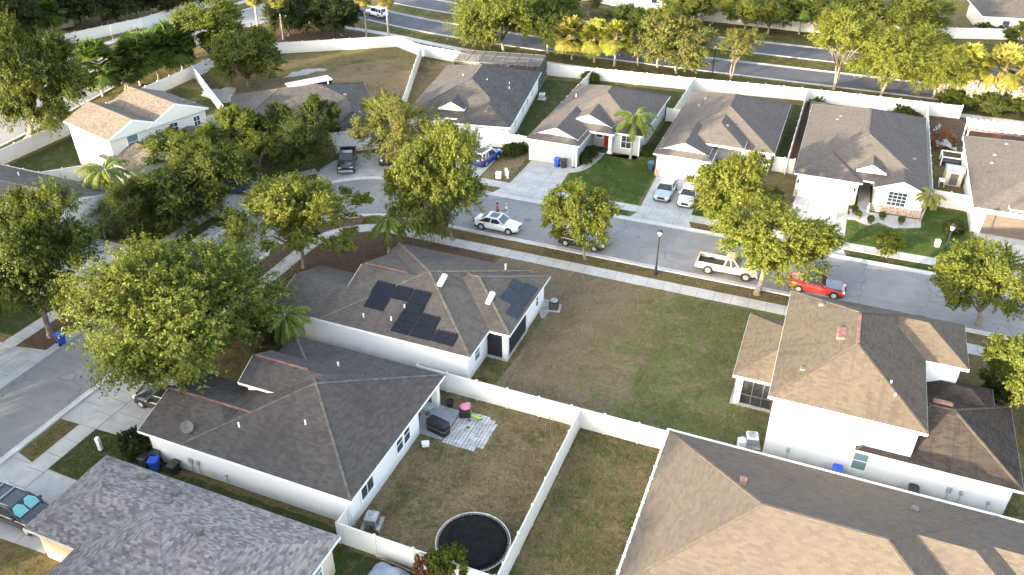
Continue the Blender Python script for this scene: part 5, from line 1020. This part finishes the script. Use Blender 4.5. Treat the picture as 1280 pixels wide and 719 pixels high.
# ------------------------------------------------------------------ people
def skin_mesh(name, verts, edges, rad, mat, parent, sub=2, color=None):
    me = bpy.data.meshes.new(name); me.from_pydata(verts, edges, []); o = bpy.data.objects.new(name, me); COL.objects.link(o)
    sk = o.modifiers.new('skin', 'SKIN'); sk.use_smooth_shade = True; sb = o.modifiers.new('sub', 'SUBSURF'); sb.levels = sb.render_levels = sub
    lay = me.skin_vertices[0].data
    for i, r in enumerate(rad): lay[i].radius = (r, r) if not isinstance(r, tuple) else r
    lay[0].use_root = True
    dg = bpy.context.evaluated_depsgraph_get(); m2 = bpy.data.meshes.new_from_object(o.evaluated_get(dg)); bpy.data.objects.remove(o)
    m2.materials.clear(); m2.materials.append(MT[mat]); ob = bpy.data.objects.new(name, m2); COL.objects.link(ob); ob.parent = parent
    if color: ob.color = (*color, 1)
    return ob
def person(label, x, y, rot, top, bottom, hat=None, arm=0.):
    root = thing('person', label, 'person', (x, y, 0), rot)
    V = [(0,0,.95), (0,0,1.15), (0,.0,1.36), (0,0,1.47), (0.01,0,1.56), (.02,0,1.67)]; E_ = [(0,1),(1,2),(2,3),(3,4),(4,5)]; Rd = [(.15,.11), (.135,.1), (.16,.1), (.06,.06), (.085,.095), (.075,.085)]
    hands = []
    for sg in (-1, 1):
        n = len(V); a = arm if sg > 0 else .1
        V += [(0, sg*.18, 1.38), (0.02, sg*.25, 1.12), (.08+a, sg*.24, .92+a*.7), (.11+a, sg*.23, .86+a*.8)]; E_ += [(2,n),(n,n+1),(n+1,n+2),(n+2,n+3)]; Rd += [.065, .048, .034, .038]; hands.append(V[-1])
        n = len(V); V += [(0, sg*.09, .86), (.02, sg*.1, .48), (-.02, sg*.1, .1), (.1, sg*.11, .045)]; E_ += [(0,n),(n,n+1),(n+1,n+2),(n+2,n+3)]; Rd += [.095, .06, .042, .04]
    body = skin_mesh('body', V, E_, Rd, 'skin', root)
    for (hx, hy, hz) in hands:
        mb = MB(); mb.ell((hx, hy, hz), (.03, .03, .04))
        for k, ln in enumerate((.07, .085, .08, .06)): mb.tube([(hx+(k-1.5)*.018, hy, hz), (hx+(k-1.5)*.02+.01, hy, hz-.05-ln*.4), (hx+(k-1.5)*.02+.025, hy, hz-.05-ln)], [.011, .01, .007], 6)
        mb.tube([(hx+.01, hy, hz+.01), (hx+.065, hy, hz-.02), (hx+.07, hy, hz-.06)], [.012, .011, .008], 6); mb.build('hand', 'skin', body, True)
    mb = MB(); mb.ell((.115, 0, 1.61), (.022, .014, .024)); mb.build('nose', 'skin', body, True)
    sv = V[:4]; se = E_[:3]; sr = [(.17,.125), (.155,.115), (.178,.115), (.07,.07)]
    for sg in (-1, 1):
        n = len(sv); sv = sv+[(0, sg*.18, 1.38), (.015, sg*.235, 1.18)]; se = se+[(2,n),(n,n+1)]; sr += [.08, .068]
    skin_mesh('shirt', sv, se, sr, 'cloth', root, 2, top)
    pv = [(0,0,.97)]; pe = []; pr = [(.165,.125)]
    for sg in (-1, 1):
        n = len(pv); pv += [(0, sg*.09, .85), (.02, sg*.1, .48), (-.02, sg*.1, .12)]; pe += [(0,n),(n,n+1),(n+1,n+2)]; pr += [.112, .078, .062]
    skin_mesh('trousers', pv, pe, pr, 'cloth', root, 2, bottom)
    hb = MB(); hb.ell((0, 0, 1.675), (.105, .095, .095)); o = hb.build('hair' if not hat else 'hat', 'hair' if not hat else 'cloth', root, True); o.color = (*(hat or (.02, .02, .02)), 1)
    e = MB()
    for sg in (-1, 1): e.ell((.098, sg*.035, 1.63), (.012, .014, .01)); e.ell((.0, sg*.095, 1.6), (.025, .015, .035))
    e.build('eyes_and_ears', 'hair', body)
    for sg in (-1, 1):
        s = MB(); s.rbox(-.09, .17, sg*.11-.045, sg*.11+.045, 0.0, .08, .025); s.build('shoe', 'black', root)
person('person in a red shirt and black trousers standing beside the white sedan', -29.4, 68.75, R(10), (.55, .03, .05), (.02, .02, .024)); person('person in pale clothes standing beside the person in red', -28.5, 68.95, R(190), (.62, .66, .6), (.66, .66, .62), (.5, .52, .5), .2)

# ------------------------------------------------------------------ street furniture and small objects
def lamp_post(label, x, y):
    r = thing('street_lamp', label, 'street lamp', (x, y, 0), group='street lamps'); mb = MB(); mb.lathe((0,0,0), [(.2, 0), (.2, .25), (.13, .35), (.11, .8), (.075, .9), (.06, 3.9), (.1, 3.95), (.1, 4.02)], 12); mb.build('post', 'black', r)
    mb = MB(); mb.lathe((0,0,4.03), [(.09, 0), (.19, .25), (.2, .38), (.14, .45)], 12); mb.build('lantern', 'lampglass', r, True); mb = MB(); mb.lathe((0,0,4.48), [(.26, 0), (.2, .1), (.07, .18), (.03, .3)], 12); mb.build('lantern_cap', 'black', r)
lamp_post('black lamp post on the verge of the bare lot', -11.7, 64.1); lamp_post('black lamp post at the edge of the green lawn of the pale house', 12.5, 75.0); lamp_post('thin black lamp post behind the back fence at the top', -17.2, 122)
def bin_(label, x, y, rot, col, group=None, h=1.05):
    r = thing('wheelie_bin', label, 'bin', (x, y, 0), rot, group); k = h/1.05; mb = MB()
    mb.add([(-.24,-.2,.06),(.24,-.2,.06),(.24,.2,.06),(-.24,.2,.06),(-.34,-.28,.95*k),(.32,-.28,.95*k),(.32,.28,.95*k),(-.34,.28,.95*k)], [(3,2,1,0),(4,5,6,7),(0,1,5,4),(1,2,6,5),(2,3,7,6),(3,0,4,7)]); o = mb.build('body', 'plastic', r); o.color = (*col, 1)
    mb = MB(); mb.rbox(-.38, .36, -.32, .32, .952*k, 1.05*k, .04); mb.bar((-.43, -.25, 1.0*k), (-.43, .25, 1.0*k), .05, .05); o = mb.build('lid', 'plastic', r); o.color = (*[c*1.15 for c in col], 1)
    for sg in (-1, 1):
        mb = MB(); mb.tube([(-.25, sg*.2, .12), (-.25, sg*.27, .12)], .12, 12); mb.build('wheel', 'tyre', r)
BL, BK, GN = (.015, .07, .42), (.018, .018, .02), (.02, .045, .03)
bin_('blue recycling bin at the foot of the oak by the street', -53.7, 35.7, 1.2, BL); bin_('blue bin in front of the grey garage door', -27.9, 82.9, R(-90), BL); bin_('black bin beside the blue one at the grey garage', -27.05, 82.9, R(-90), BK); bin_('black bin outside the garage of the dark-roofed house', -40.2, 83.9, R(-80), BK)
bin_('blue bin beside the dark bins along the white wall of the brown-roofed house', -36.7, 27.5, R(-70), BL); bin_('dark green bin against the wall, behind the blue one', -37.0, 28.0, R(-60), GN); bin_('black bin left of the blue one by the conical shrub', -37.5, 27.5, R(-80), BK); bin_('black bin lying alone right of the blue one along the white wall', -35.4, 27.8, R(-90), BK, h=.8)
bin_('blue bin against the tall white wall of the two-storey house', 5.3, 43.5, R(-90), BL); bin_('black bin against the white wall under the brown garage roof', 9.9, 43.5, R(-90), BK); bin_('dark bin in the narrow gap left of the white house with two cars', -17.6, 86., R(-90), (.03, .06, .12))
def ac_unit(label, x, y, mat='grill'):
    r = thing('air_conditioner', label, 'air conditioner', (x, y, 0), R(12), 'air conditioning units'); mb = MB(); mb.rbox(-.4, .4, -.4, .4, .08, .82, .06); b = mb.build('casing', mat, r)
    mb = MB()
    for i in range(9):
        for sg in (-1, 1): mb.cbox(0, sg*.405, .15+i*.065, .7, .015, .03); mb.cbox(sg*.405, 0, .15+i*.065, .015, .7, .03)
    mb.build('louvre', 'cage', b); mb = MB(); mb.lathe((0,0,.82), [(.33, 0), (.33, .05), (.27, .06), (.27, .01)], 20); mb.build('fan_guard', 'steel', r)
    mb = MB(); mb.lathe((0,0,.821), [(.26, 0), (.26, .006)], 20); mb.build('fan_opening', 'black', r)
    for k in range(5):
        mb = MB(); mb.T = Matrix.Rotation(k*1.2566, 4, 'Z') @ Matrix.Translation((.13, 0, .84)) @ Matrix.Rotation(.4, 4, 'X'); mb.box(-.1, .1, -.05, .05, -.004, .004); mb.build('fan_blade', 'grill', r)
    mb = MB(); mb.box(-.6, .6, -.6, .6, 0, .08); mb.build('concrete_pad', 'conc', r)
ac_unit('dark air conditioner with a white rim beside the solar panel house', -18.5, 55.4, 'black'); ac_unit('grey air conditioner on a concrete pad at the corner of the brown-roofed house', -21.0, 28.9); ac_unit('air conditioner beside the house with the pool cage', -37.2, 103.2, 'pvc'); ac_unit('white air conditioner left of the two-storey house', -.3, 44.9, 'pvc')
def pedestal(label, x, y, h=.9, w=.22, rot=.3, n=1):
    r = thing('utility_box', label, 'utility box', (x, y, 0), rot, 'utility boxes'); mb = MB(); mb.rbox(-w/2, w/2, -w/2, w/2, 0, h*.72, .03); mb.build('casing', 'pvc', r); mb = MB(); mb.rbox(-w/2-.015, w/2+.015, -w/2-.015, w/2+.015, h*.722, h, .05); mb.build('cap', 'pvc', r)
pedestal('white utility post on the lawn left of the speckled roof', -41.6, 27.6, 1.1, .26); pedestal('low white utility box on the lawn of the pool cage house', -33., 77.6, .7, .6); pedestal('tall white utility post on the lawn of the pool cage house', -32.4, 78.4, .95, .25); pedestal('tall white utility post nearest the drive of the grey house', -32.0, 77.9, .9, .22); pedestal('white utility box on the green lawn by the lamp post', 12.4, 79.4, .7, .4); pedestal('low white meter box beside the white air conditioner', -.9, 44.3, .7, .5)
# hydrant
r = thing('fire_hydrant', 'yellow-green hydrant on the grass verge by the sidewalk', 'fire hydrant', (-18.2, 74.4, 0)); mb = MB(); mb.lathe((0,0,0), [(.2, 0), (.2, .06), (.13, .1), (.13, .55), (.19, .58), (.18, .68), (.1, .8), (.04, .88)], 14); o = mb.build('barrel', 'plastic', r, True); o.color = (.42, .5, .02, 1)
for sg in (-1, 1): mb = MB(); mb.tube([(0, sg*.1, .42), (0, sg*.24, .42)], .075, 10); o = mb.build('outlet', 'plastic', r); o.color = (.42, .5, .02, 1)
# manhole, drain
mb = MB(); mb.lathe((-26.3, 69.5, .0), [(.42, 0), (.42, .012), (.36, .014), (.36, .01), (.1, .012)], 24); o = tag(mb.build('manhole_cover', 'cage', org=(-26.3, 69.5, 0)), 'round dark manhole cover in the street near the white sedan', 'manhole cover'); o.location = (-26.3, 69.5, 0)
r = thing('storm_drain', 'concrete kerb inlet with a dark opening at the left bend', 'storm drain', (-54.3, 54.6, 0)); mb = MB(); mb.rbox(-1., .35, -1.6, 1.6, 0, .17, .04); mb.build('slab', 'kerb', r); mb = MB(); mb.cbox(.36, 0, .02, .03, 2.2, .1); mb.build('opening', 'black', r); mb = MB(); mb.lathe((-.4, -.3, .17), [(.3, 0), (.3, .012), (.05, .012)], 18); mb.build('lid', 'cage', r)
# trampoline
r = thing('trampoline', 'large round black trampoline with a pale rim in the corner of the yard', 'trampoline', (-14.35, 29.35, 0)); mb = MB(); rr = 2.22
def ringtube(mb, rad, z, th, n=48):
    vs, fs = [], []
    for i in range(n):
        a = 6.2832*i/n
        for k in range(6):
            b_ = 6.2832*k/6; vs.append(((rad+th*math.cos(b_))*math.cos(a), (rad+th*math.cos(b_))*math.sin(a), z+th*math.sin(b_)))
    for i in range(n):
        for k in range(6): fs.append((i*6+k, ((i+1) % n)*6+k, ((i+1) % n)*6+(k+1) % 6, i*6+(k+1) % 6))
    mb.add(vs, fs)
ringtube(mb, rr, .88, .035); mb.build('rim', 'steel', r, True); mb = MB(); mb.lathe((0,0,.86), [(rr-.16, 0), (rr-.16, .02), (rr-.6, -.005), (.01, -.03)], 48); mb.build('jumping_mat', 'mesh', r, True)
for i in range(80): a = 6.2832*i/80; mb = MB(); mb.tube([((rr-.17)*math.cos(a), (rr-.17)*math.sin(a), .87), ((rr-.02)*math.cos(a), (rr-.02)*math.sin(a), .88)], .012, 4); mb.build('spring', 'steel', r)
for i in range(6):
    a = 6.2832*i/6+.3; mb = MB(); mb.tube([(rr*math.cos(a), rr*math.sin(a), .86), (rr*math.cos(a), rr*math.sin(a), .02), ((rr-.1)*math.cos(a+.25), (rr-.1)*math.sin(a+.25), .03)], .03, 6); mb.build('leg', 'steel', r)
# patio things
r = thing('barbecue', 'barbecue under a black cover on the patio', 'barbecue', (-20.9, 37.9, 0.05), R(-12)); mb = MB(); mb.rbox(-.85, .85, -.4, .4, 0, 1.0, .14); mb.build('cover', 'black', r, bevel=.02); mb = MB(); mb.cbox(0, 0, .45, 1.74, .83, .06); mb.build('strap', 'cage', r)
r = thing('planter_box', 'square black planter on the patio holding pink flowers', 'planter', (-19.85, 40.1, .05), R(20)); mb = MB(); mb.rbox(-.4, .4, -.35, .35, 0, .6, .05); mb.build('box', 'black', r)
r = thing('toy_pouf', 'pink toy cushion lying on the black planter', 'toy', (-19.85, 40.15, .66)); mb = MB(); mb.ell((0,0,.15), (.42, .36, .2), nu=14); mb.ell((.15, .2, .28), (.2, .18, .14)); o = mb.build('cushion', 'cloth', r, True); o.color = (.5, .17, .25, 1)
r = thing('toy_scooter', 'lime green toy on the pavers beside the pink cushion', 'toy', (-19.0, 40.1, .05), R(-10)); mb = MB(); mb.rbox(-.45, .45, -.09, .09, .12, .2, .03); mb.bar((-.4, 0, .2), (-.5, 0, .75), .05, .05); mb.bar((-.5, -.2, .75), (-.5, .2, .75), .04, .04); o = mb.build('frame', 'plastic', r); o.color = (.28, .48, .04, 1)
for sx in (-.4, .4): mb = MB(); mb.tube([(sx, -.03, .09), (sx, .03, .09)], .09, 12); mb.build('wheel', 'tyre', r)
r = thing('patio_chair', 'dark red patio chair under the porch roof', 'chair', (-23., 38.6, .05), R(200)); mb = MB(); mb.rbox(-.28, .28, -.28, .28, .38, .46, .03); o = mb.build('seat', 'cloth', r); o.color = (.2, .05, .04, 1); mb = MB(); mb.rbox(-.3, -.24, -.28, .28, .46, .95, .02); o = mb.build('backrest', 'cloth', r); o.color = (.2, .05, .04, 1)
for sx in (-.25, .25):
    for sy in (-.25, .25): mb = MB(); mb.tube([(sx, sy, 0), (sx, sy, .4)], .02, 6); mb.build('leg', 'black', r)
r = thing('bucket', 'white box lying on the grass by the patio', 'box', (-21.1, 36.3, 0), .5); mb = MB(); mb.rbox(-.25, .25, -.17, .17, 0, .26, .04); mb.build('body', 'pvc', r); mb = MB(); mb.rbox(-.27, .27, -.19, .19, .262, .31, .02); mb.build('lid', 'pvc', r)
r = thing('plant_pot', 'dark pot beside the porch column', 'plant pot', (-21.3, 40.6, .0)); mb = MB(); mb.lathe((0,0,0), [(.2, 0), (.3, .45), (.32, .5), (.26, .5), (.24, .42), (.02, .42)], 14); mb.build('pot', 'black', r)
r = thing('patio_table', 'small pale table under the porch roof', 'table', (-22.4, 39.2, .06)); mb = MB(); mb.lathe((0,0,.68), [(.4, 0), (.42, .03), (.4, .05)], 18); mb.build('tabletop', 'grill', r); mb = MB(); mb.lathe((0,0,0), [(.22, 0), (.2, .03), (.04, .06), (.04, .68)], 10); mb.build('leg', 'cage', r)
# tarpaulin-covered heap
r = thing('covered_heap', 'grey tarpaulin draped over a heap below the white fence', 'tarpaulin', (-17.6, 25.4, 0), R(-4)); n = 24; vs, fs = [], []
for i in range(n+1):
    for j in range(n+1):
        u, v_ = i/n*2-1, j/n*2-1; hgt = .85*max(0, 1-max(abs(u), abs(v_))**5)*(1+.12*math.sin(5*u+3*v_)+.06*math.sin(13*u*v_+2)); vs.append((u*1.7+.05*math.sin(9*v_), v_*.95+.05*math.sin(8*u), hgt+.01))
for i in range(n):
    for j in range(n): a = i*(n+1)+j; fs.append((a, a+n+1, a+n+2, a+1))
mb = MB(); mb.add(vs, fs); o = mb.build('tarpaulin', 'cloth', r, True); o.color = (.2, .24, .28, 1)
mb = MB(); mb.bar((-1.7, .98, .5), (1.8, 1.0, .45), .08, .08); mb.build('pole', 'bark', r)
# potted plants at the pale house
for lab, x, y in [('round potted plant beside the garage of the pale house', 4.6, 83.6), ('round potted plant on the gravel, leftmost by the lawn', 5., 82.6), ('round potted plant on the gravel, second from the left', 6.2, 81.9), ('round potted plant under the gridded window', 7.3, 83.2), ('round potted plant on the gravel, rightmost', 9.1, 82.9)]:
    r = thing('potted_plant', lab, 'potted plant', (x, y, .03), group='potted plants'); mb = MB(); mb.lathe((0,0,0), [(.2, 0), (.28, .3), (.3, .34), (.24, .34), (.02, .32)], 14); mb.build('pot', 'cage', r); o = bpy.data.objects.new('plant', PROTO['T0'][0][0]); COL.objects.link(o); o.parent = r; o.location = (0,0,.6); o.scale = (.34, .34, .34); o.color = (*LEAFCOL['olive'], 1)
r = thing('statue', 'small white statue beside the entry of the pale house', 'statue', (5.9, 84.3, .03)); mb = MB(); mb.lathe((0,0,0), [(.2, 0), (.2, .12), (.1, .2), (.16, .5), (.12, .75), (.06, .85), (.09, .95), (.07, 1.05), (.01, 1.1)], 12); mb.build('figure', 'pvc', r, True)
# cluttered yard right of the pale house
r = thing('frame_box', 'white framed open box in the cluttered yard', 'frame', (14.4, 101, 0)); mb = MB()
for sx in (-1.1, 1.1):
    for sy in (-1., 1.): mb.cbox(sx, sy, 0, .12, .12, 1.0)
for sy in (-1., 1.): mb.cbox(0, sy, 1.0, 2.32, .14, .1)
for sx in (-1.1, 1.1): mb.cbox(sx, 0, 1.0, .12, 1.86, .1)
mb.build('frame', 'pvc', r); mb = MB(); mb.box(-1.03, 1.03, -.93, .93, .02, .5); mb.build('lining', 'black', r)
r = thing('storage_shed', 'small grey-roofed storage shed behind the white fence', 'shed', (14.3, 95.6, 0)); mb = MB(); mb.box(-.85, .85, -1.1, 1.1, 0, 1.6); mb.build('wall', 'beige', r); mb = MB(); mb.add([(-.95,-1.2,1.6),(.95,-1.2,1.6),(.95,1.2,1.6),(-.95,1.2,1.6),(-.95,-.1,1.95),(.95,-.1,1.95)], [(0,1,5,4),(2,3,4,5),(1,2,5),(3,0,4),(3,2,1,0)]); mb.build('roof', 'grill', r); mb = MB(); mb.box(-.4, .4, -1.13, -1.1, .1, 1.4); mb.build('door', 'cage', r)
r = thing('picnic_table', 'white garden table in the cluttered yard', 'table', (13.2, 94.2, 0)); mb = MB(); mb.box(-.3, .3, -.5, .5, .62, .68); mb.build('tabletop', 'pvc', r)
for sx in (-.25, .25):
    for sy in (-.45, .45): mb = MB(); mb.cbox(sx, sy, 0, .06, .06, .62); mb.build('leg', 'pvc', r)
r = thing('tarp_heap', 'pale blue sheeting over a heap by the tan roof corner', 'tarpaulin', (13.9, 105.9, 0)); mb = MB()
mb.add([(u*1.3/3, v_*1.0/3, .05+.75*max(0, 1-(u*u+v_*v_)/20)*(1+.25*math.sin(u*2.1+v_*1.7))) for u in range(-3, 4) for v_ in range(-3, 4)], [(i*7+j, (i+1)*7+j, (i+1)*7+j+1, i*7+j+1) for i in range(6) for j in range(6)]); o = mb.build('sheet', 'cloth', r, True); o.color = (.45, .52, .58, 1)
r = thing('bicycle', 'white bicycle leaning by the fence in the cluttered yard', 'bicycle', (13.1, 110.6, 0), .7); 
for sx in (-.5, .5):
    mb = MB(); mb.T = Matrix.Translation((sx, 0, .34)) @ Matrix.Rotation(R(90), 4, 'X'); ringtube(mb, .32, 0, .022, 20); mb.build('wheel', 'tyre', r)
mb = MB()
for a, b_ in [((-.5,0,.34),(-.15,0,.85)), ((-.15,0,.85),(.35,0,.8)), ((.35,0,.8),(0,0,.32)), ((0,0,.32),(-.5,0,.34)), ((-.15,0,.85),(0,0,.32)), ((.5,0,.34),(.33,0,.95)), ((.33,-.25,.97),(.33,.25,.97))]: mb.tube([a, b_], .022, 6)
mb.build('frame', 'pvc', r); mb = MB(); mb.rbox(-.28, -.05, -.07, .07, .88, .93, .02); mb.build('saddle', 'black', r)
# ribbed metal carport roof
r = thing('carport', 'ribbed white metal carport roof behind the tan roof at the right edge', 'carport', (20.4, 107.6, 0)); mb = MB()
for i in range(14): x = -4.6+i*.7; mb.box(x, x+.42, -1.6, 1.6, 2.74, 2.86); mb.box(x+.42, x+.7, -1.6, 1.6, 2.66, 2.74)
mb.build('roof', 'pvc', r); mb = MB(); mb.box(-4.65, 5.2, -1.7, -1.62, 2.45, 2.64); mb.build('fascia', 'vent', r)
for sx in (-4.4, 4.8):
    for sy in (-1.4, 1.4): mb = MB(); mb.cbox(sx, sy, 0, .12, .12, 2.66); mb.build('post', 'pvc', r)
# trailer in the bare yard
r = thing('storage_trailer', 'long white flat-roofed trailer behind the dark roof', 'trailer', (-67.6, 92.2, 0), R(55)); mb = MB(); mb.rbox(-3.0, 3.0, -.95, .95, .5, 2.0, .06); mb.build('body', 'black', r); mb = MB(); mb.rbox(-3.1, 3.1, -1.02, 1.02, 2.0, 2.12, .03); mb.build('roof', 'pvc', r)
for sx in (-.6, .6):
    for sg in (-1, 1): mb = MB(); mb.tube([(sx, sg*.8, .33), (sx, sg*1.0, .33)], .33, 14); mb.build('wheel', 'tyre', r)
# sign and box beyond the side road
r = thing('road_sign', 'small white sign on a post beside the far sidewalk', 'sign', (-113.2, 102.4, 0), R(-40)); mb = MB(); mb.tube([(0,0,0), (0,0,2.2)], .05, 8); mb.build('post', 'steel', r); mb = MB(); mb.rbox(-.35, .35, .055, .1, 1.6, 2.6, .03); mb.build('panel', 'pvc', r)
r = thing('utility_cabinet', 'dark green utility cabinet by the pale fence at the top left', 'utility box', (-117.6, 94.6, 0), R(-20)); mb = MB(); mb.rbox(-.8, .8, -.6, .6, 0, 1.3, .06); o = mb.build('casing', 'plastic', r); o.color = (.02, .03, .025, 1); mb = MB(); mb.rbox(-.85, .85, -.65, .65, 1.302, 1.4, .04); o = mb.build('lid', 'plastic', r); o.color = (.02, .03, .025, 1)
r = thing('garden_shed', 'low grey lean-to behind the pale house, at its left corner', 'shed', (-1.2, 109.3, 0)); mb = MB(); mb.box(-1.1, 1.1, -.8, .8, 0, 1.7); mb.build('wall', 'beige', r); mb = MB(); mb.add([(-1.25,-.95,1.7),(1.25,-.95,1.7),(1.25,.95,2.1),(-1.25,.95,2.1),(-1.25,-.95,1.62),(1.25,-.95,1.62),(1.25,.95,1.62),(-1.25,.95,1.62)], [(0,1,2,3),(4,5,1,0),(5,6,2,1),(6,7,3,2),(7,4,0,3),(7,6,5,4)]); mb.build('roof', 'rH', r)
r = thing('garden_bench', 'white bench against the back fence of the pale house', 'bench', (6.2, 114.4, 0)); mb = MB(); mb.rbox(-.9, .9, -.25, .25, .42, .48, .02); mb.build('seat', 'pvc', r); mb = MB(); mb.rbox(-.9, .9, .22, .27, .5, .95, .02); mb.build('backrest', 'pvc', r)
for sx in (-.8, .8): mb = MB(); mb.cbox(sx, 0, 0, .08, .44, .42); mb.build('leg', 'pvc', r)
bpy.context.view_layer.update()

# short grass blades on the near yards and the lot: nobody could count them
rng = np.random.default_rng(12)
def grass_patch(name, rects, n, col, h):
    Q = []
    ar = [((a[1]-a[0])*(a[3]-a[2])) for a in rects]; tot = sum(ar)
    for a, A_ in zip(rects, ar):
        m = int(n*A_/tot); x = rng.uniform(a[0], a[1], m); y = rng.uniform(a[2], a[3], m); k = .5+.5*np.sin(x*.9+2*np.sin(y*.7))*np.sin(y*1.1+1.7*np.sin(x*.6)); keep = rng.uniform(0, 1, m) < .25+.75*k; x, y = x[keep], y[keep]; m = len(x)
        ang = rng.uniform(0, 6.28, m); hh = h*rng.uniform(.5, 1.5, m); w_ = rng.uniform(.012, .03, m); d = np.stack([np.cos(ang), np.sin(ang), 0*ang], 1); s_ = np.stack([-np.sin(ang), np.cos(ang), 0*ang], 1)*w_[:,None]
        p = np.stack([x, y, 0*x], 1); tip = p+d*(hh*.8)[:,None]+np.array([0, 0, 1])*(hh*.75)[:,None]
        Q.append(np.stack([p-s_, p+s_, tip+s_*.3, tip-s_*.3], 1))
    o = bpy.data.objects.new(name, np_quads(name, np.concatenate(Q), 'shrub')); COL.objects.link(o); o.color = (*col, 1); o['kind'] = 'stuff'
grass_patch('grass', [(-17.2, -12.1, 28.2, 41.6), (-21, -17.2, 28.2, 36.8), (-11.5, -5.3, 26, 41.7), (-18.5, .3, 42.4, 61.5), (-36, 14, 63.4, 64.8)], 90000, (.15, .12, .065), .11)
grass_patch('grass', [(-9.5, .3, 42.6, 61.4), (-11.2, -6, 27, 38), (-46.3, -45.2, 25.3, 28.8), (-43, -37.8, 25.4, 28.8)], 26000, (.1, .13, .035), .12)
grass_patch('grass', [(-25, -16.9, 77.2, 88), (4.3, 15.2, 77.2, 81), (11.2, 15.2, 81, 88), (-24, -17.4, 74.1, 75.2)], 40000, (.06, .09, .02), .1)
